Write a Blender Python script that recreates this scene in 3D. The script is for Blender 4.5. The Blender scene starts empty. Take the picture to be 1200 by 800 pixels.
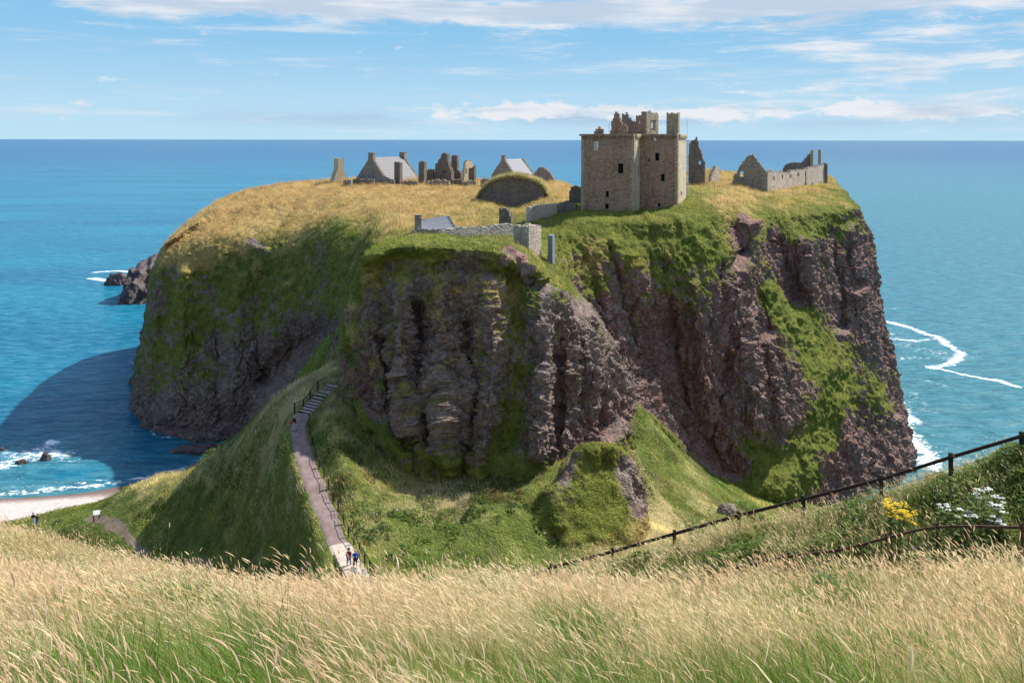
import bpy, bmesh, math, random
import numpy as np
from mathutils import Vector, Matrix
rng = np.random.default_rng(7)
random.seed(7)
R = math.radians
sc = bpy.context.scene
COL = sc.collection
# ------------------------------------------------------------------ camera
F, CX, HY, CZ = 942.0, 600.0, 164.0, 64.0       # focal length in photo pixels, principal column, horizon row, eye height
cam = bpy.data.cameras.new('camera'); co = bpy.data.objects.new('camera', cam); COL.objects.link(co)
co.location = (0, 0, CZ); co.rotation_euler = (R(90), R(-0.09), 0)
cam.sensor_width = 36; cam.lens = F / 1200 * 36; cam.shift_y = -(400 - HY) / 1200
cam.clip_start = 0.1; cam.clip_end = 400000
sc.camera = co
# ------------------------------------------------------------------ light
SUN_AZ, SUN_EL = R(31), R(48)                    # azimuth from +X towards +Y
sdir = Vector((math.cos(SUN_EL) * math.cos(SUN_AZ), math.cos(SUN_EL) * math.sin(SUN_AZ), math.sin(SUN_EL)))
sl = bpy.data.lights.new('sun', 'SUN'); sl.energy = 4.4; sl.angle = R(0.53); sl.color = (1, 0.95, 0.86)
so = bpy.data.objects.new('sun', sl); COL.objects.link(so)
so.rotation_euler = (-sdir).to_track_quat('-Z', 'Y').to_euler()
vs = sc.view_settings
vs.view_transform = 'Standard'; vs.look = 'None'; vs.gamma = 1; vs.use_curve_mapping = False
vs.exposure = 0.85
w = bpy.data.worlds.new('World'); sc.world = w; w.use_nodes = True


class NT:
    """small node-tree helper"""
    def __init__(s, tree):
        s.t = tree; tree.nodes.clear()

    def n(s, typ, **kw):
        nd = s.t.nodes.new(typ)
        for k, v in kw.items():
            if k.startswith('i_'):
                key = k[2:]
                key = int(key) if key.isdigit() else key.replace('_', ' ')
                if isinstance(v, bpy.types.NodeSocket): s.t.links.new(v, nd.inputs[key])
                else: nd.inputs[key].default_value = v
            else: setattr(nd, k, v)
        return nd

    def math(s, op, a, b=None, c=None, clamp=False):
        nd = s.t.nodes.new('ShaderNodeMath'); nd.operation = op; nd.use_clamp = clamp
        for i, v in enumerate((a, b, c)):
            if v is None: continue
            if isinstance(v, bpy.types.NodeSocket): s.t.links.new(v, nd.inputs[i])
            else: nd.inputs[i].default_value = v
        return nd.outputs[0]

    def mix(s, fac, a, b, blend='MIX'):
        nd = s.t.nodes.new('ShaderNodeMix'); nd.data_type = 'RGBA'; nd.blend_type = blend
        for i, v in ((0, fac), (6, a), (7, b)):
            if isinstance(v, bpy.types.NodeSocket): s.t.links.new(v, nd.inputs[i])
            else: nd.inputs[i].default_value = v if i == 0 else (*v[:3], 1)
        return nd.outputs[2]

    def noise(s, vec, scale, detail=4, rough=0.55, dist=0.0):
        return s.n('ShaderNodeTexNoise', i_Vector=vec, i_Scale=scale, i_Detail=detail, i_Roughness=rough, i_Distortion=dist).outputs[0]

    def ramp(s, fac, a, b):
        nd = s.n('ShaderNodeMapRange', interpolation_type='SMOOTHSTEP', i_0=fac, i_1=a, i_2=b)
        return nd.outputs[0]

    def scalev(s, vec, x, y, z):
        return s.n('ShaderNodeVectorMath', operation='MULTIPLY', i_0=vec, i_1=(x, y, z)).outputs[0]

    def attr(s, name):
        return s.n('ShaderNodeAttribute', attribute_name=name)

    def link(s, a, b): s.t.links.new(a, b)


def build_world():
    t = NT(w.node_tree)
    sky = t.n('ShaderNodeTexSky', sky_type='NISHITA', sun_disc=False, sun_elevation=SUN_EL,
              sun_rotation=R(90) - SUN_AZ, air_density=1.0, dust_density=0.6, ozone_density=2.0, altitude=60)
    tc = t.n('ShaderNodeTexCoord')
    sp = t.n('ShaderNodeSeparateXYZ', i_0=tc.outputs['Generated'])
    az = t.math('ARCTAN2', sp.outputs[0], sp.outputs[1])
    hor = t.math('SQRT', t.math('ADD', t.math('MULTIPLY', sp.outputs[0], sp.outputs[0]), t.math('MULTIPLY', sp.outputs[1], sp.outputs[1])))
    el = t.math('DIVIDE', sp.outputs[2], t.math('MAXIMUM', hor, 0.02))
    def nz(a, b, off, detail, rough, dist=0.0):
        v = t.n('ShaderNodeCombineXYZ', i_0=t.math('MULTIPLY', az, a), i_1=t.math('MULTIPLY', el, b), i_2=off).outputs[0]
        return t.noise(v, 1.0, detail, rough, dist)
    def band(x, c, wd):          # bell round c
        q = t.math('DIVIDE', t.math('SUBTRACT', x, c), wd)
        return t.math('POWER', 2.718, t.math('MULTIPLY', t.math('MULTIPLY', q, q), -1.0))
    # high cloud bank, right-hand streaks, low cumulus at the horizon, wisps
    n1 = nz(7.0, 30.0, 1.3, 9, 0.68, 0.3)
    n2 = nz(6.0, 40.0, 5.1, 9, 0.67, 0.3)
    n3 = nz(15.0, 42.0, 9.7, 8, 0.62)
    n4 = nz(5.0, 56.0, 3.3, 8, 0.66, 0.3)
    bank = t.math('MULTIPLY', band(el, 0.160, 0.020), t.ramp(az, -0.62, -0.40))
    m1 = t.ramp(t.math('ADD', n1, t.math('MULTIPLY', bank, 0.40)), 0.58, 0.82)
    right = t.math('MULTIPLY', t.ramp(az, 0.02, 0.42), t.math('MULTIPLY', t.ramp(el, 0.015, 0.05), 1.0))
    m2 = t.ramp(t.math('ADD', n2, t.math('MULTIPLY', right, 0.16)), 0.60, 0.80)
    low = t.math('MULTIPLY', band(el, 0.034, 0.013), t.ramp(az, -0.36, 0.0))
    m3 = t.ramp(t.math('ADD', n3, t.math('MULTIPLY', low, 0.28)), 0.64, 0.78)
    m4 = t.math('MULTIPLY', t.ramp(n4, 0.52, 0.72), 0.60)
    # thicker parts of a cloud read greyer underneath: real sky radiance
    cl = t.math('MAXIMUM', t.math('MAXIMUM', m1, m2), t.math('MAXIMUM', m3, m4))
    thick = t.ramp(t.math('ADD', nz(7.0, 60.0, 2.2, 5, 0.55), t.math('MULTIPLY', bank, 0.18)), 0.45, 0.72)
    ccol = t.mix(thick, (3.15, 3.24, 3.38), (2.07, 2.43, 2.93))
    lowsky = t.mix(t.ramp(el, 0.0, 0.16), (1.90, 2.80, 3.38), (0.95, 2.06, 3.15))
    base = t.mix(t.ramp(el, 0.16, 0.42), lowsky, sky.outputs[0])
    n5 = nz(4.0, 26.0, 12.1, 6, 0.6)
    greyb = t.math('MULTIPLY', t.math('MULTIPLY', band(el, 0.026, 0.011), t.ramp(az, -0.50, -0.15)), t.ramp(n5, 0.32, 0.60))
    base = t.mix(t.math('MULTIPLY', greyb, 0.8), base, (1.57, 2.1, 2.8))
    colr = t.mix(t.math('MULTIPLY', cl, 0.92), base, ccol)
    bg = t.n('ShaderNodeBackground', i_0=colr, i_1=0.15)
    out = t.n('ShaderNodeOutputWorld', i_0=bg.outputs[0])


build_world()
# ------------------------------------------------------------------ numpy helpers
def P(px, py, Y):
    return np.array([(px - CX) * Y / F, Y, CZ - (py - HY) * Y / F])

def PZ(px, py, Z=0.0):
    return P(px, py, (CZ - Z) * F / (py - HY))

def _h(ix, iy, iz, seed):
    h = (ix.astype(np.uint32) * np.uint32(374761393) + iy.astype(np.uint32) * np.uint32(668265263)
         + iz.astype(np.uint32) * np.uint32(2147483647) + np.uint32((seed * 974634777) & 0xffffffff))
    h = (h ^ (h >> np.uint32(13))) * np.uint32(1274126177)
    h = (h ^ (h >> np.uint32(15))) * np.uint32(2246822519)
    h = h ^ (h >> np.uint32(16))
    return h.astype(np.float32) / np.float32(4294967296.0)

def vnoise(p, seed=0):
    i = np.floor(p).astype(np.int64); f = (p - i).astype(np.float32)
    u = f * f * f * (f * (f * 6 - 15) + 10)
    r = 0
    for dx in (0, 1):
        wx = u[:, 0] if dx else 1 - u[:, 0]
        for dy in (0, 1):
            wy = u[:, 1] if dy else 1 - u[:, 1]
            for dz in (0, 1):
                wz = u[:, 2] if dz else 1 - u[:, 2]
                r = r + wx * wy * wz * _h(i[:, 0] + dx, i[:, 1] + dy, i[:, 2] + dz, seed)
    return r * 2 - 1

def fbm(p, seed=0, octv=4, gain=0.5, ridged=False):
    r = 0; a = 1.0; s = 0
    q = np.asarray(p, dtype=np.float64) + 1000.0
    for o in range(octv):
        n = vnoise(q, seed + o * 17)
        if ridged: n = 1 - 2 * np.abs(n)
        r = r + a * n; s += a; a *= gain; q = q * 2.03 + 5.7
    return r / s

def cell(p, seed=0):
    q = np.asarray(p, dtype=np.float64) + 1000.0
    i = np.floor(q).astype(np.int64)
    d1 = np.full(len(q), 9.0, np.float32); d2 = d1.copy(); idv = np.zeros(len(q), np.float32)
    for dx in (-1, 0, 1):
        for dy in (-1, 0, 1):
            for dz in (-1, 0, 1):
                a, b, c = i[:, 0] + dx, i[:, 1] + dy, i[:, 2] + dz
                d = ((a + _h(a, b, c, seed) - q[:, 0]) ** 2 + (b + _h(a, b, c, seed + 1) - q[:, 1]) ** 2
                     + (c + _h(a, b, c, seed + 2) - q[:, 2]) ** 2).astype(np.float32)
                m = d < d1
                d2 = np.where(m, d1, np.minimum(d2, d))
                idv = np.where(m, _h(a, b, c, seed + 3), idv)
                d1 = np.where(m, d, d1)
    return np.sqrt(d1), np.sqrt(d2), idv

def sstep(x, a, b):
    t = np.clip((x - a) / (b - a), 0, 1); return t * t * (3 - 2 * t)

def mesh_np(name, V, faces, mat=None, smooth=False, attrs=None, colors=None, parent=None):
    """faces: list of int arrays (n,3) / (n,4)"""
    me = bpy.data.meshes.new(name)
    V = np.ascontiguousarray(V, dtype=np.float32).reshape(-1, 3)
    me.vertices.add(len(V)); me.vertices.foreach_set('co', V.ravel())
    if not isinstance(faces, (list, tuple)): faces = [faces]
    faces = [np.asarray(f, np.int32) for f in faces if len(f)]
    idx = np.concatenate([f.ravel() for f in faces])
    tot = np.concatenate([np.full(len(f), f.shape[1], np.int32) for f in faces])
    st = np.concatenate([[0], np.cumsum(tot)[:-1]]).astype(np.int32)
    me.loops.add(len(idx)); me.loops.foreach_set('vertex_index', idx)
    me.polygons.add(len(tot)); me.polygons.foreach_set('loop_start', st); me.polygons.foreach_set('loop_total', tot)
    if smooth: me.polygons.foreach_set('use_smooth', np.ones(len(tot), bool))
    me.update(calc_edges=True)
    for k, v in (attrs or {}).items():
        a = me.attributes.new(k, 'FLOAT', 'POINT'); a.data.foreach_set('value', np.ascontiguousarray(v, np.float32).ravel())
    if colors is not None:
        a = me.attributes.new('tint', 'FLOAT_COLOR', 'POINT')
        c4 = np.ones((len(V), 4), np.float32); c4[:, :3] = colors; a.data.foreach_set('color', c4.ravel())
    o = bpy.data.objects.new(name, me); COL.objects.link(o)
    if mat: me.materials.append(mat)
    if parent: o.parent = parent
    return o

def tag(o, label=None, cat=None, group=None, kind=None):
    if label: o['label'] = label
    if cat: o['category'] = cat
    if group: o['group'] = group
    if kind: o['kind'] = kind
    return o

def empty(name, loc, rz=0.0):
    o = bpy.data.objects.new(name, None); COL.objects.link(o); o.location = loc; o.rotation_euler = (0, 0, rz)
    o.empty_display_size = 0.3
    return o

def grid_faces(nr, nc):
    i = np.arange(nr * nc).reshape(nr, nc)
    return np.stack([i[:-1, :-1], i[1:, :-1], i[1:, 1:], i[:-1, 1:]], -1).reshape(-1, 4)

class MB:
    """collects boxes, prisms, tubes -> one mesh"""
    def __init__(s): s.v = []; s.f = []
    def add(s, V, Fc):
        b = len(s.v); s.v += [tuple(map(float, x)) for x in V]; s.f += [tuple(int(i) + b for i in q) for q in Fc]
    def box(s, x0, y0, z0, x1, y1, z1):
        s.add([(x0, y0, z0), (x1, y0, z0), (x1, y1, z0), (x0, y1, z0), (x0, y0, z1), (x1, y0, z1), (x1, y1, z1), (x0, y1, z1)],
              [(3, 2, 1, 0), (4, 5, 6, 7), (0, 1, 5, 4), (1, 2, 6, 5), (2, 3, 7, 6), (3, 0, 4, 7)])
    def prism(s, pts, d):      # extrude polygon of 3-D points by vector d
        n = len(pts); pts = [Vector(p) for p in pts]; d = Vector(d)
        s.add(pts + [p + d for p in pts], [tuple(range(n))[::-1], tuple(range(n, 2 * n))] + [(i, (i + 1) % n, n + (i + 1) % n, n + i) for i in range(n)])
    def tube(s, pts, r, n=8, cap=True):
        pts = [Vector(p) for p in pts]; m = len(pts); rr = r if isinstance(r, (list, tuple)) else [r] * m
        V = []; prev = None
        for i, p in enumerate(pts):
            tg = (pts[min(i + 1, m - 1)] - pts[max(i - 1, 0)]).normalized()
            a = tg.orthogonal().normalized() if prev is None else (prev - tg * prev.dot(tg)).normalized()
            prev = a; b = tg.cross(a)
            for k in range(n):
                th = 2 * math.pi * k / n
                V.append(p + (a * math.cos(th) + b * math.sin(th)) * rr[i])
        Fc = [(i * n + k, i * n + (k + 1) % n, (i + 1) * n + (k + 1) % n, (i + 1) * n + k) for i in range(m - 1) for k in range(n)]
        if cap: Fc += [tuple(range(n))[::-1], tuple(range((m - 1) * n, m * n))]
        s.add(V, Fc)
    def build(s, name, mat, parent=None, smooth=False, bevel=0):
        me = bpy.data.meshes.new(name); me.from_pydata(s.v, [], s.f); me.update()
        bm = bmesh.new(); bm.from_mesh(me); bmesh.ops.recalc_face_normals(bm, faces=bm.faces); bm.to_mesh(me); bm.free()
        if smooth: me.polygons.foreach_set('use_smooth', np.ones(len(me.polygons), bool))
        o = bpy.data.objects.new(name, me); COL.objects.link(o); me.materials.append(mat)
        if parent: o.parent = parent
        if bevel:
            m = o.modifiers.new('bevel', 'BEVEL'); m.width = bevel; m.segments = 2; m.limit_method = 'ANGLE'
        return o

# ------------------------------------------------------------------ materials
def new_mat(name):
    m = bpy.data.materials.new(name); m.use_nodes = True
    return m, NT(m.node_tree)

def finish(t, col, rough=0.9, bump=None, bstr=0.5, bdist=0.05, spec=0.2, transl=None):
    p = t.n('ShaderNodeBsdfPrincipled')
    if isinstance(col, bpy.types.NodeSocket): t.link(col, p.inputs['Base Color'])
    else: p.inputs['Base Color'].default_value = (*col[:3], 1)
    if isinstance(rough, bpy.types.NodeSocket): t.link(rough, p.inputs['Roughness'])
    else: p.inputs['Roughness'].default_value = rough
    p.inputs['Specular IOR Level'].default_value = spec
    if bump is not None:
        b = t.n('ShaderNodeBump', i_Strength=bstr, i_Distance=bdist, i_Height=bump)
        t.link(b.outputs[0], p.inputs['Normal'])
    sh = p.outputs[0]
    if transl:
        tr = t.n('ShaderNodeBsdfTranslucent'); t.link(col, tr.inputs[0])
        mx = t.n('ShaderNodeMixShader', i_0=transl, i_1=sh, i_2=tr.outputs[0]); sh = mx.outputs[0]
    t.n('ShaderNodeOutputMaterial', i_0=sh)
    return p

def terrain_mat(name, rockA, rockB, red, gA, gB, dryA, dryB):
    m, t = new_mat(name)
    pos = t.n('ShaderNodeNewGeometry').outputs['Position']
    g = t.attr('g').outputs['Fac']; d = t.attr('d').outputs['Fac']; r = t.attr('r').outputs['Fac']
    n1 = t.noise(pos, 0.55, 6, 0.65); n2 = t.noise(pos, 3.2, 4, 0.65); n3 = t.noise(pos, 0.13, 4, 0.55)
    st = t.noise(t.scalev(pos, 1.2, 1.2, 0.22), 0.8, 5, 0.6)
    vor = t.n('ShaderNodeTexVoronoi', i_Vector=pos, i_Scale=1.7, i_Randomness=1.0)
    rk = t.mix(t.ramp(n1, 0.3, 0.7), rockA, rockB)
    rk = t.mix(t.math('MULTIPLY', r, t.ramp(st, 0.35, 0.62)), rk, red)
    rk = t.mix(t.math('MULTIPLY', t.ramp(n3, 0.50, 0.66), 0.55), rk, t.mix(0.5, rk, tuple(x * 0.8 for x in red)))
    rk = t.mix(t.math('MULTIPLY', t.ramp(n3, 0.46, 0.32), 0.5), rk, (0.19, 0.175, 0.15))
    rk = t.mix(t.math('MULTIPLY', t.math('SUBTRACT', 1.0, r, clamp=True), 0.40), rk, t.mix(t.ramp(n1, 0.35, 0.65), (0.17, 0.155, 0.125), (0.32, 0.295, 0.245)))
    lich = t.math('MULTIPLY', t.ramp(n2, 0.55, 0.75), t.ramp(n3, 0.35, 0.6))
    rk = t.mix(t.math('MULTIPLY', lich, 0.55), rk, (0.36, 0.34, 0.28))
    vs3 = t.n('ShaderNodeSeparateColor', i_0=vor.outputs['Color']).outputs[0]
    v2 = t.n('ShaderNodeTexVoronoi', i_Vector=pos, i_Scale=5.5); v2s = t.n('ShaderNodeSeparateColor', i_0=v2.outputs['Color']).outputs[0]
    n4 = t.noise(pos, 9.0, 4, 0.7)
    rk = t.mix(t.math('MULTIPLY', t.ramp(vs3, 0.5, 0.9), 0.45), rk, tuple(x * 1.6 for x in rockB))
    rk = t.mix(t.math('MULTIPLY', t.ramp(v2s, 0.62, 0.95), 0.5), rk, tuple(x * 0.45 for x in rockA))  # dark cells put crevice shade into the rock colour
    rk = t.mix(t.math('MULTIPLY', t.ramp(n4, 0.52, 0.72), 0.4), rk, tuple(x * 1.7 for x in rockB))  # light specks put lit highlights into the rock colour
    rk = t.mix(t.ramp(st, 0.60, 0.78), rk, tuple(x * 0.42 for x in rockA))
    gr = t.mix(t.ramp(n1, 0.32, 0.68), gA, gB)
    gr = t.mix(t.math('MULTIPLY', t.ramp(n2, 0.45, 0.7), 0.5), gr, tuple(x * 1.45 for x in gB))
    dn = t.math('ADD', d, t.math('MULTIPLY', t.math('SUBTRACT', n3, 0.5), 1.3))
    dn = t.math('ADD', dn, t.math('MULTIPLY', t.math('SUBTRACT', n1, 0.5), 1.0))
    gr = t.mix(t.ramp(dn, 0.25, 0.75), gr, t.mix(t.ramp(n2, 0.3, 0.7), dryA, dryB))
    gf = t.ramp(t.math('ADD', g, t.math('MULTIPLY', t.math('SUBTRACT', n2, 0.5), 0.55)), 0.38, 0.62)
    col = t.mix(gf, rk, gr)
    bh = t.math('ADD', t.math('MULTIPLY', n2, 1.0), t.math('MULTIPLY', n1, 0.8))
    bh = t.math('ADD', bh, t.math('MULTIPLY', vor.outputs['Distance'], 0.6))
    bh = t.math('ADD', bh, t.math('MULTIPLY', v2.outputs['Distance'], -0.55))
    bh = t.math('ADD', bh, t.math('MULTIPLY', n4, 0.5))
    finish(t, col, 0.92, bh, 0.9, 0.45, 0.12)
    return m

M_head = terrain_mat('headland_turf_and_rock', (0.122, 0.088, 0.077), (0.265, 0.198, 0.170), (0.310, 0.155, 0.128),
                     (0.080, 0.105, 0.020), (0.200, 0.210, 0.042), (0.38, 0.255, 0.09), (0.56, 0.40, 0.165))
M_hill = terrain_mat('hillside_turf', (0.12, 0.095, 0.08), (0.2, 0.17, 0.145), (0.22, 0.13, 0.11),
                     (0.070, 0.098, 0.020), (0.160, 0.190, 0.040), (0.36, 0.28, 0.12), (0.52, 0.42, 0.21))

def simple_mat(name, a, b, scale=6.0, rough=0.85, bump=0.3, stretch=(1, 1, 1), spec=0.2, bd=0.02, obj=True):
    m, t = new_mat(name)
    v = t.n('ShaderNodeTexCoord').outputs['Object'] if obj else t.n('ShaderNodeNewGeometry').outputs['Position']
    n = t.noise(t.scalev(v, *stretch), scale, 6, 0.65)
    finish(t, t.mix(t.ramp(n, 0.3, 0.7), a, b), rough, n, bump, bd, spec)
    return m

def stone_mat(name, a, b, c, scale=2.4):
    m, t = new_mat(name)
    v = t.n('ShaderNodeTexCoord').outputs['Object']
    vs_ = t.scalev(v, 1.0, 1.0, 1.7)
    vor = t.n('ShaderNodeTexVoronoi', i_Vector=vs_, i_Scale=scale)
    edge = t.n('ShaderNodeTexVoronoi', feature='DISTANCE_TO_EDGE', i_Vector=vs_, i_Scale=scale)
    n = t.noise(v, 0.5, 5, 0.65); n2 = t.noise(v, 7.0, 4, 0.6)
    sp = t.n('ShaderNodeSeparateColor', i_0=vor.outputs['Color'])
    col = t.mix(t.ramp(sp.outputs[0], 0.1, 0.9), a, b)
    col = t.mix(t.math('MULTIPLY', t.ramp(n, 0.42, 0.68), 0.75), col, c)
    col = t.mix(t.math('MULTIPLY', t.ramp(n2, 0.5, 0.8), 0.3), col, tuple(x * 0.55 for x in a))
    stn = t.noise(t.scalev(v, 1.1, 1.1, 0.10), 1.2, 5, 0.65)
    col = t.mix(t.math('MULTIPLY', t.ramp(stn, 0.52, 0.72), 0.55), col, tuple(x * 0.5 for x in a))
    pat = t.noise(v, 0.22, 4, 0.6)
    col = t.mix(t.math('MULTIPLY', t.ramp(pat, 0.5, 0.62), 0.35), col, tuple(x * 1.1 for x in b))
    joint = t.ramp(edge.outputs['Distance'], 0.0, 0.09)
    col = t.mix(t.math('MULTIPLY', t.math('SUBTRACT', 1.0, joint), 0.4), col, tuple(x * 0.6 for x in a))
    h = t.math('ADD', joint, t.math('MULTIPLY', n2, 0.6))
    finish(t, col, 0.92, h, 0.7, 0.05, 0.15)
    return m

M_keep = stone_mat('keep_red_rubble', (0.25, 0.145, 0.10), (0.41, 0.26, 0.175), (0.38, 0.26, 0.145))
M_sunlit = stone_mat('sunlit_sandstone', (0.44, 0.36, 0.25), (0.56, 0.47, 0.34), (0.50, 0.40, 0.24), 2.0)  # lighter wall stone for sun-facing sides: sunlight put into the colour
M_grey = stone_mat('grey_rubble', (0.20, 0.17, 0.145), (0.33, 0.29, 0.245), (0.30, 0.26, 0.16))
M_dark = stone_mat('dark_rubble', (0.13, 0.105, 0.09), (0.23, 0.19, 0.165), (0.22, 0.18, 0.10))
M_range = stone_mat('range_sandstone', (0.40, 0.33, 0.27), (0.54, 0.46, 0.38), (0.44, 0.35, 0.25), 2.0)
M_curtain = stone_mat('curtain_wall_rubble', (0.30, 0.26, 0.215), (0.46, 0.41, 0.35), (0.36, 0.32, 0.24), 2.2)
M_slate = simple_mat('slate_roof', (0.115, 0.112, 0.115), (0.18, 0.176, 0.18), 3.0, 0.6, 0.4, (1, 1, 3))
M_slate2 = simple_mat('pale_slate_roof', (0.145, 0.15, 0.165), (0.22, 0.225, 0.245), 3.0, 0.6, 0.4, (1, 1, 3))
M_shade = simple_mat('interior_shade', (0.012, 0.011, 0.010), (0.02, 0.018, 0.016), 2)  # near-black colour standing in for shade inside the keep
M_timber = simple_mat('weathered_dark_timber', (0.018, 0.013, 0.010), (0.05, 0.038, 0.03), 5, 0.85, 0.5, (1, 1, 6))
M_iron = simple_mat('black_iron', (0.012, 0.011, 0.011), (0.03, 0.027, 0.025), 8, 0.6)
M_rust = simple_mat('rusty_rail', (0.045, 0.022, 0.017), (0.10, 0.055, 0.04), 9, 0.8)
M_white = simple_mat('white_paint', (0.7, 0.7, 0.7), (0.8, 0.8, 0.8), 8, 0.5)
M_metal = simple_mat('galvanised_pole', (0.45, 0.46, 0.48), (0.6, 0.61, 0.62), 8, 0.4)
M_concrete = simple_mat('blue_grey_concrete', (0.13, 0.145, 0.175), (0.19, 0.205, 0.235), 1.5, 0.9)
M_step = simple_mat('worn_step_stone', (0.27, 0.245, 0.22), (0.42, 0.385, 0.35), 4, 0.9)
M_pathshade = simple_mat('shaded_pinkish_path', (0.165, 0.120, 0.112), (0.25, 0.19, 0.175), 1.2, 0.95, 0.3, (1, 1, 1), 0.1, 0.03, False)  # darker path colour, with the crag's shade put into it
M_litpath_steps = simple_mat('sunlit_path_pale_steps', (0.38, 0.32, 0.27), (0.50, 0.43, 0.36), 1.5, 0.95, 0.3, (1, 1, 1), 0.1, 0.03, False)  # sunlit lower path painted paler; also the pale concrete steps
M_dirt = simple_mat('bare_earth', (0.13, 0.10, 0.072), (0.23, 0.18, 0.125), 1.3, 0.95, 0.5, (1, 1, 1), 0.1, 0.1, False)
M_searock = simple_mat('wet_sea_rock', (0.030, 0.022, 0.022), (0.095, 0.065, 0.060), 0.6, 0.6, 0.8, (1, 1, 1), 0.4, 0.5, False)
M_boulder = simple_mat('lichen_boulder', (0.11, 0.095, 0.08), (0.23, 0.205, 0.17), 1.5, 0.9, 0.8, (1, 1, 1), 0.2, 0.2, False)

def beach_mat():
    m, t = new_mat('beach_pebbles')
    pos = t.n('ShaderNodeNewGeometry').outputs['Position']
    vor = t.n('ShaderNodeTexVoronoi', i_Vector=pos, i_Scale=2.2)
    n = t.noise(pos, 0.25, 5, 0.6)
    wet = t.attr('wet').outputs['Fac']
    s = t.n('ShaderNodeSeparateColor', i_0=vor.outputs['Color'])
    c = t.mix(s.outputs[0], (0.34, 0.28, 0.255), (0.60, 0.53, 0.49))
    c = t.mix(t.ramp(n, 0.4, 0.7), c, (0.48, 0.41, 0.37))
    c = t.mix(wet, c, (0.15, 0.10, 0.085))
    finish(t, c, 0.85, vor.outputs['Distance'], 0.6, 0.15, 0.2)
    return m
M_beach = beach_mat()

def blade_mat(name, transl=0.35):
    m, t = new_mat(name)
    col = t.attr('tint').outputs['Color']
    finish(t, col, 0.75, None, spec=0.15, transl=transl)
    return m
M_blade = blade_mat('grass_blades', 0.45)

def sea_mat():
    m, t = new_mat('sea_water')
    pos = t.n('ShaderNodeNewGeometry').outputs['Position']
    foam = t.attr('foam').outputs['Fac']; sh = t.attr('shallow').outputs['Fac']
    far = t.attr('far').outputs['Fac']; glitter_teal = t.attr('glitter_teal').outputs['Fac']
    wv = t.scalev(pos, 0.55, 1.0, 1.0)
    n1 = t.noise(wv, 0.16, 6, 0.62, 0.5); n2 = t.noise(wv, 0.9, 5, 0.6, 0.3); n0 = t.noise(t.scalev(pos, 0.25, 1.0, 1.0), 0.012, 5, 0.6)
    nf = t.noise(t.scalev(pos, .8, 1.2, 1), 0.8, 9, 0.74, 0.8); nf2 = t.noise(t.scalev(pos, 0.5, 1.2, 1), 0.12, 6, 0.6)
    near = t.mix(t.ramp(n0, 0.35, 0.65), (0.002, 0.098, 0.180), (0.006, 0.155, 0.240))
    c = t.mix(glitter_teal, near, (0.038, 0.155, 0.190))
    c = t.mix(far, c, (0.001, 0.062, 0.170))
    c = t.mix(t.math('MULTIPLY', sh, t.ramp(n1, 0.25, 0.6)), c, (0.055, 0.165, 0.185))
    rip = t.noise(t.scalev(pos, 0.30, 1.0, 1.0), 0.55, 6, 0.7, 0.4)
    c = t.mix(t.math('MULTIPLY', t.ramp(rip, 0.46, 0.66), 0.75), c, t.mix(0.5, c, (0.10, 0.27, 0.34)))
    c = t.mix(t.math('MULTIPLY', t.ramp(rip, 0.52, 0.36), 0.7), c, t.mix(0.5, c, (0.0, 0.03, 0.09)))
    ff = t.ramp(t.math('ADD', foam, t.math('MULTIPLY', t.math('SUBTRACT', nf, 0.5), 2.2)), 0.48, 0.80)
    ff = t.math('MULTIPLY', ff, t.ramp(foam, 0.02, 0.2))
    caps = t.math('MULTIPLY', t.ramp(t.math('ADD', n2, t.math('MULTIPLY', n1, 0.6)), 1.04, 1.12), 0.35)
    ff = t.math('MAXIMUM', ff, caps)
    c = t.mix(ff, c, (0.80, 0.84, 0.86))
    rough = t.math('ADD', 0.22, t.math('MULTIPLY', ff, 0.5))
    h = t.math('ADD', t.math('MULTIPLY', n1, 3.2), t.math('MULTIPLY', n2, 0.55))
    p = finish(t, c, rough, h, 0.8, 0.6, 0.06)
    p.inputs['IOR'].default_value = 1.33
    return m
M_sea = sea_mat()

# ------------------------------------------------------------------ ground: control points (px, py, Y, dryness) from visible places, plus world points
GP = []
def gp(px, py, Y, d): p = P(px, py, Y); GP.append((p[0], p[1], p[2], d))
def gw(x, y, z, d): GP.append((x, y, z, d))
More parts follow.
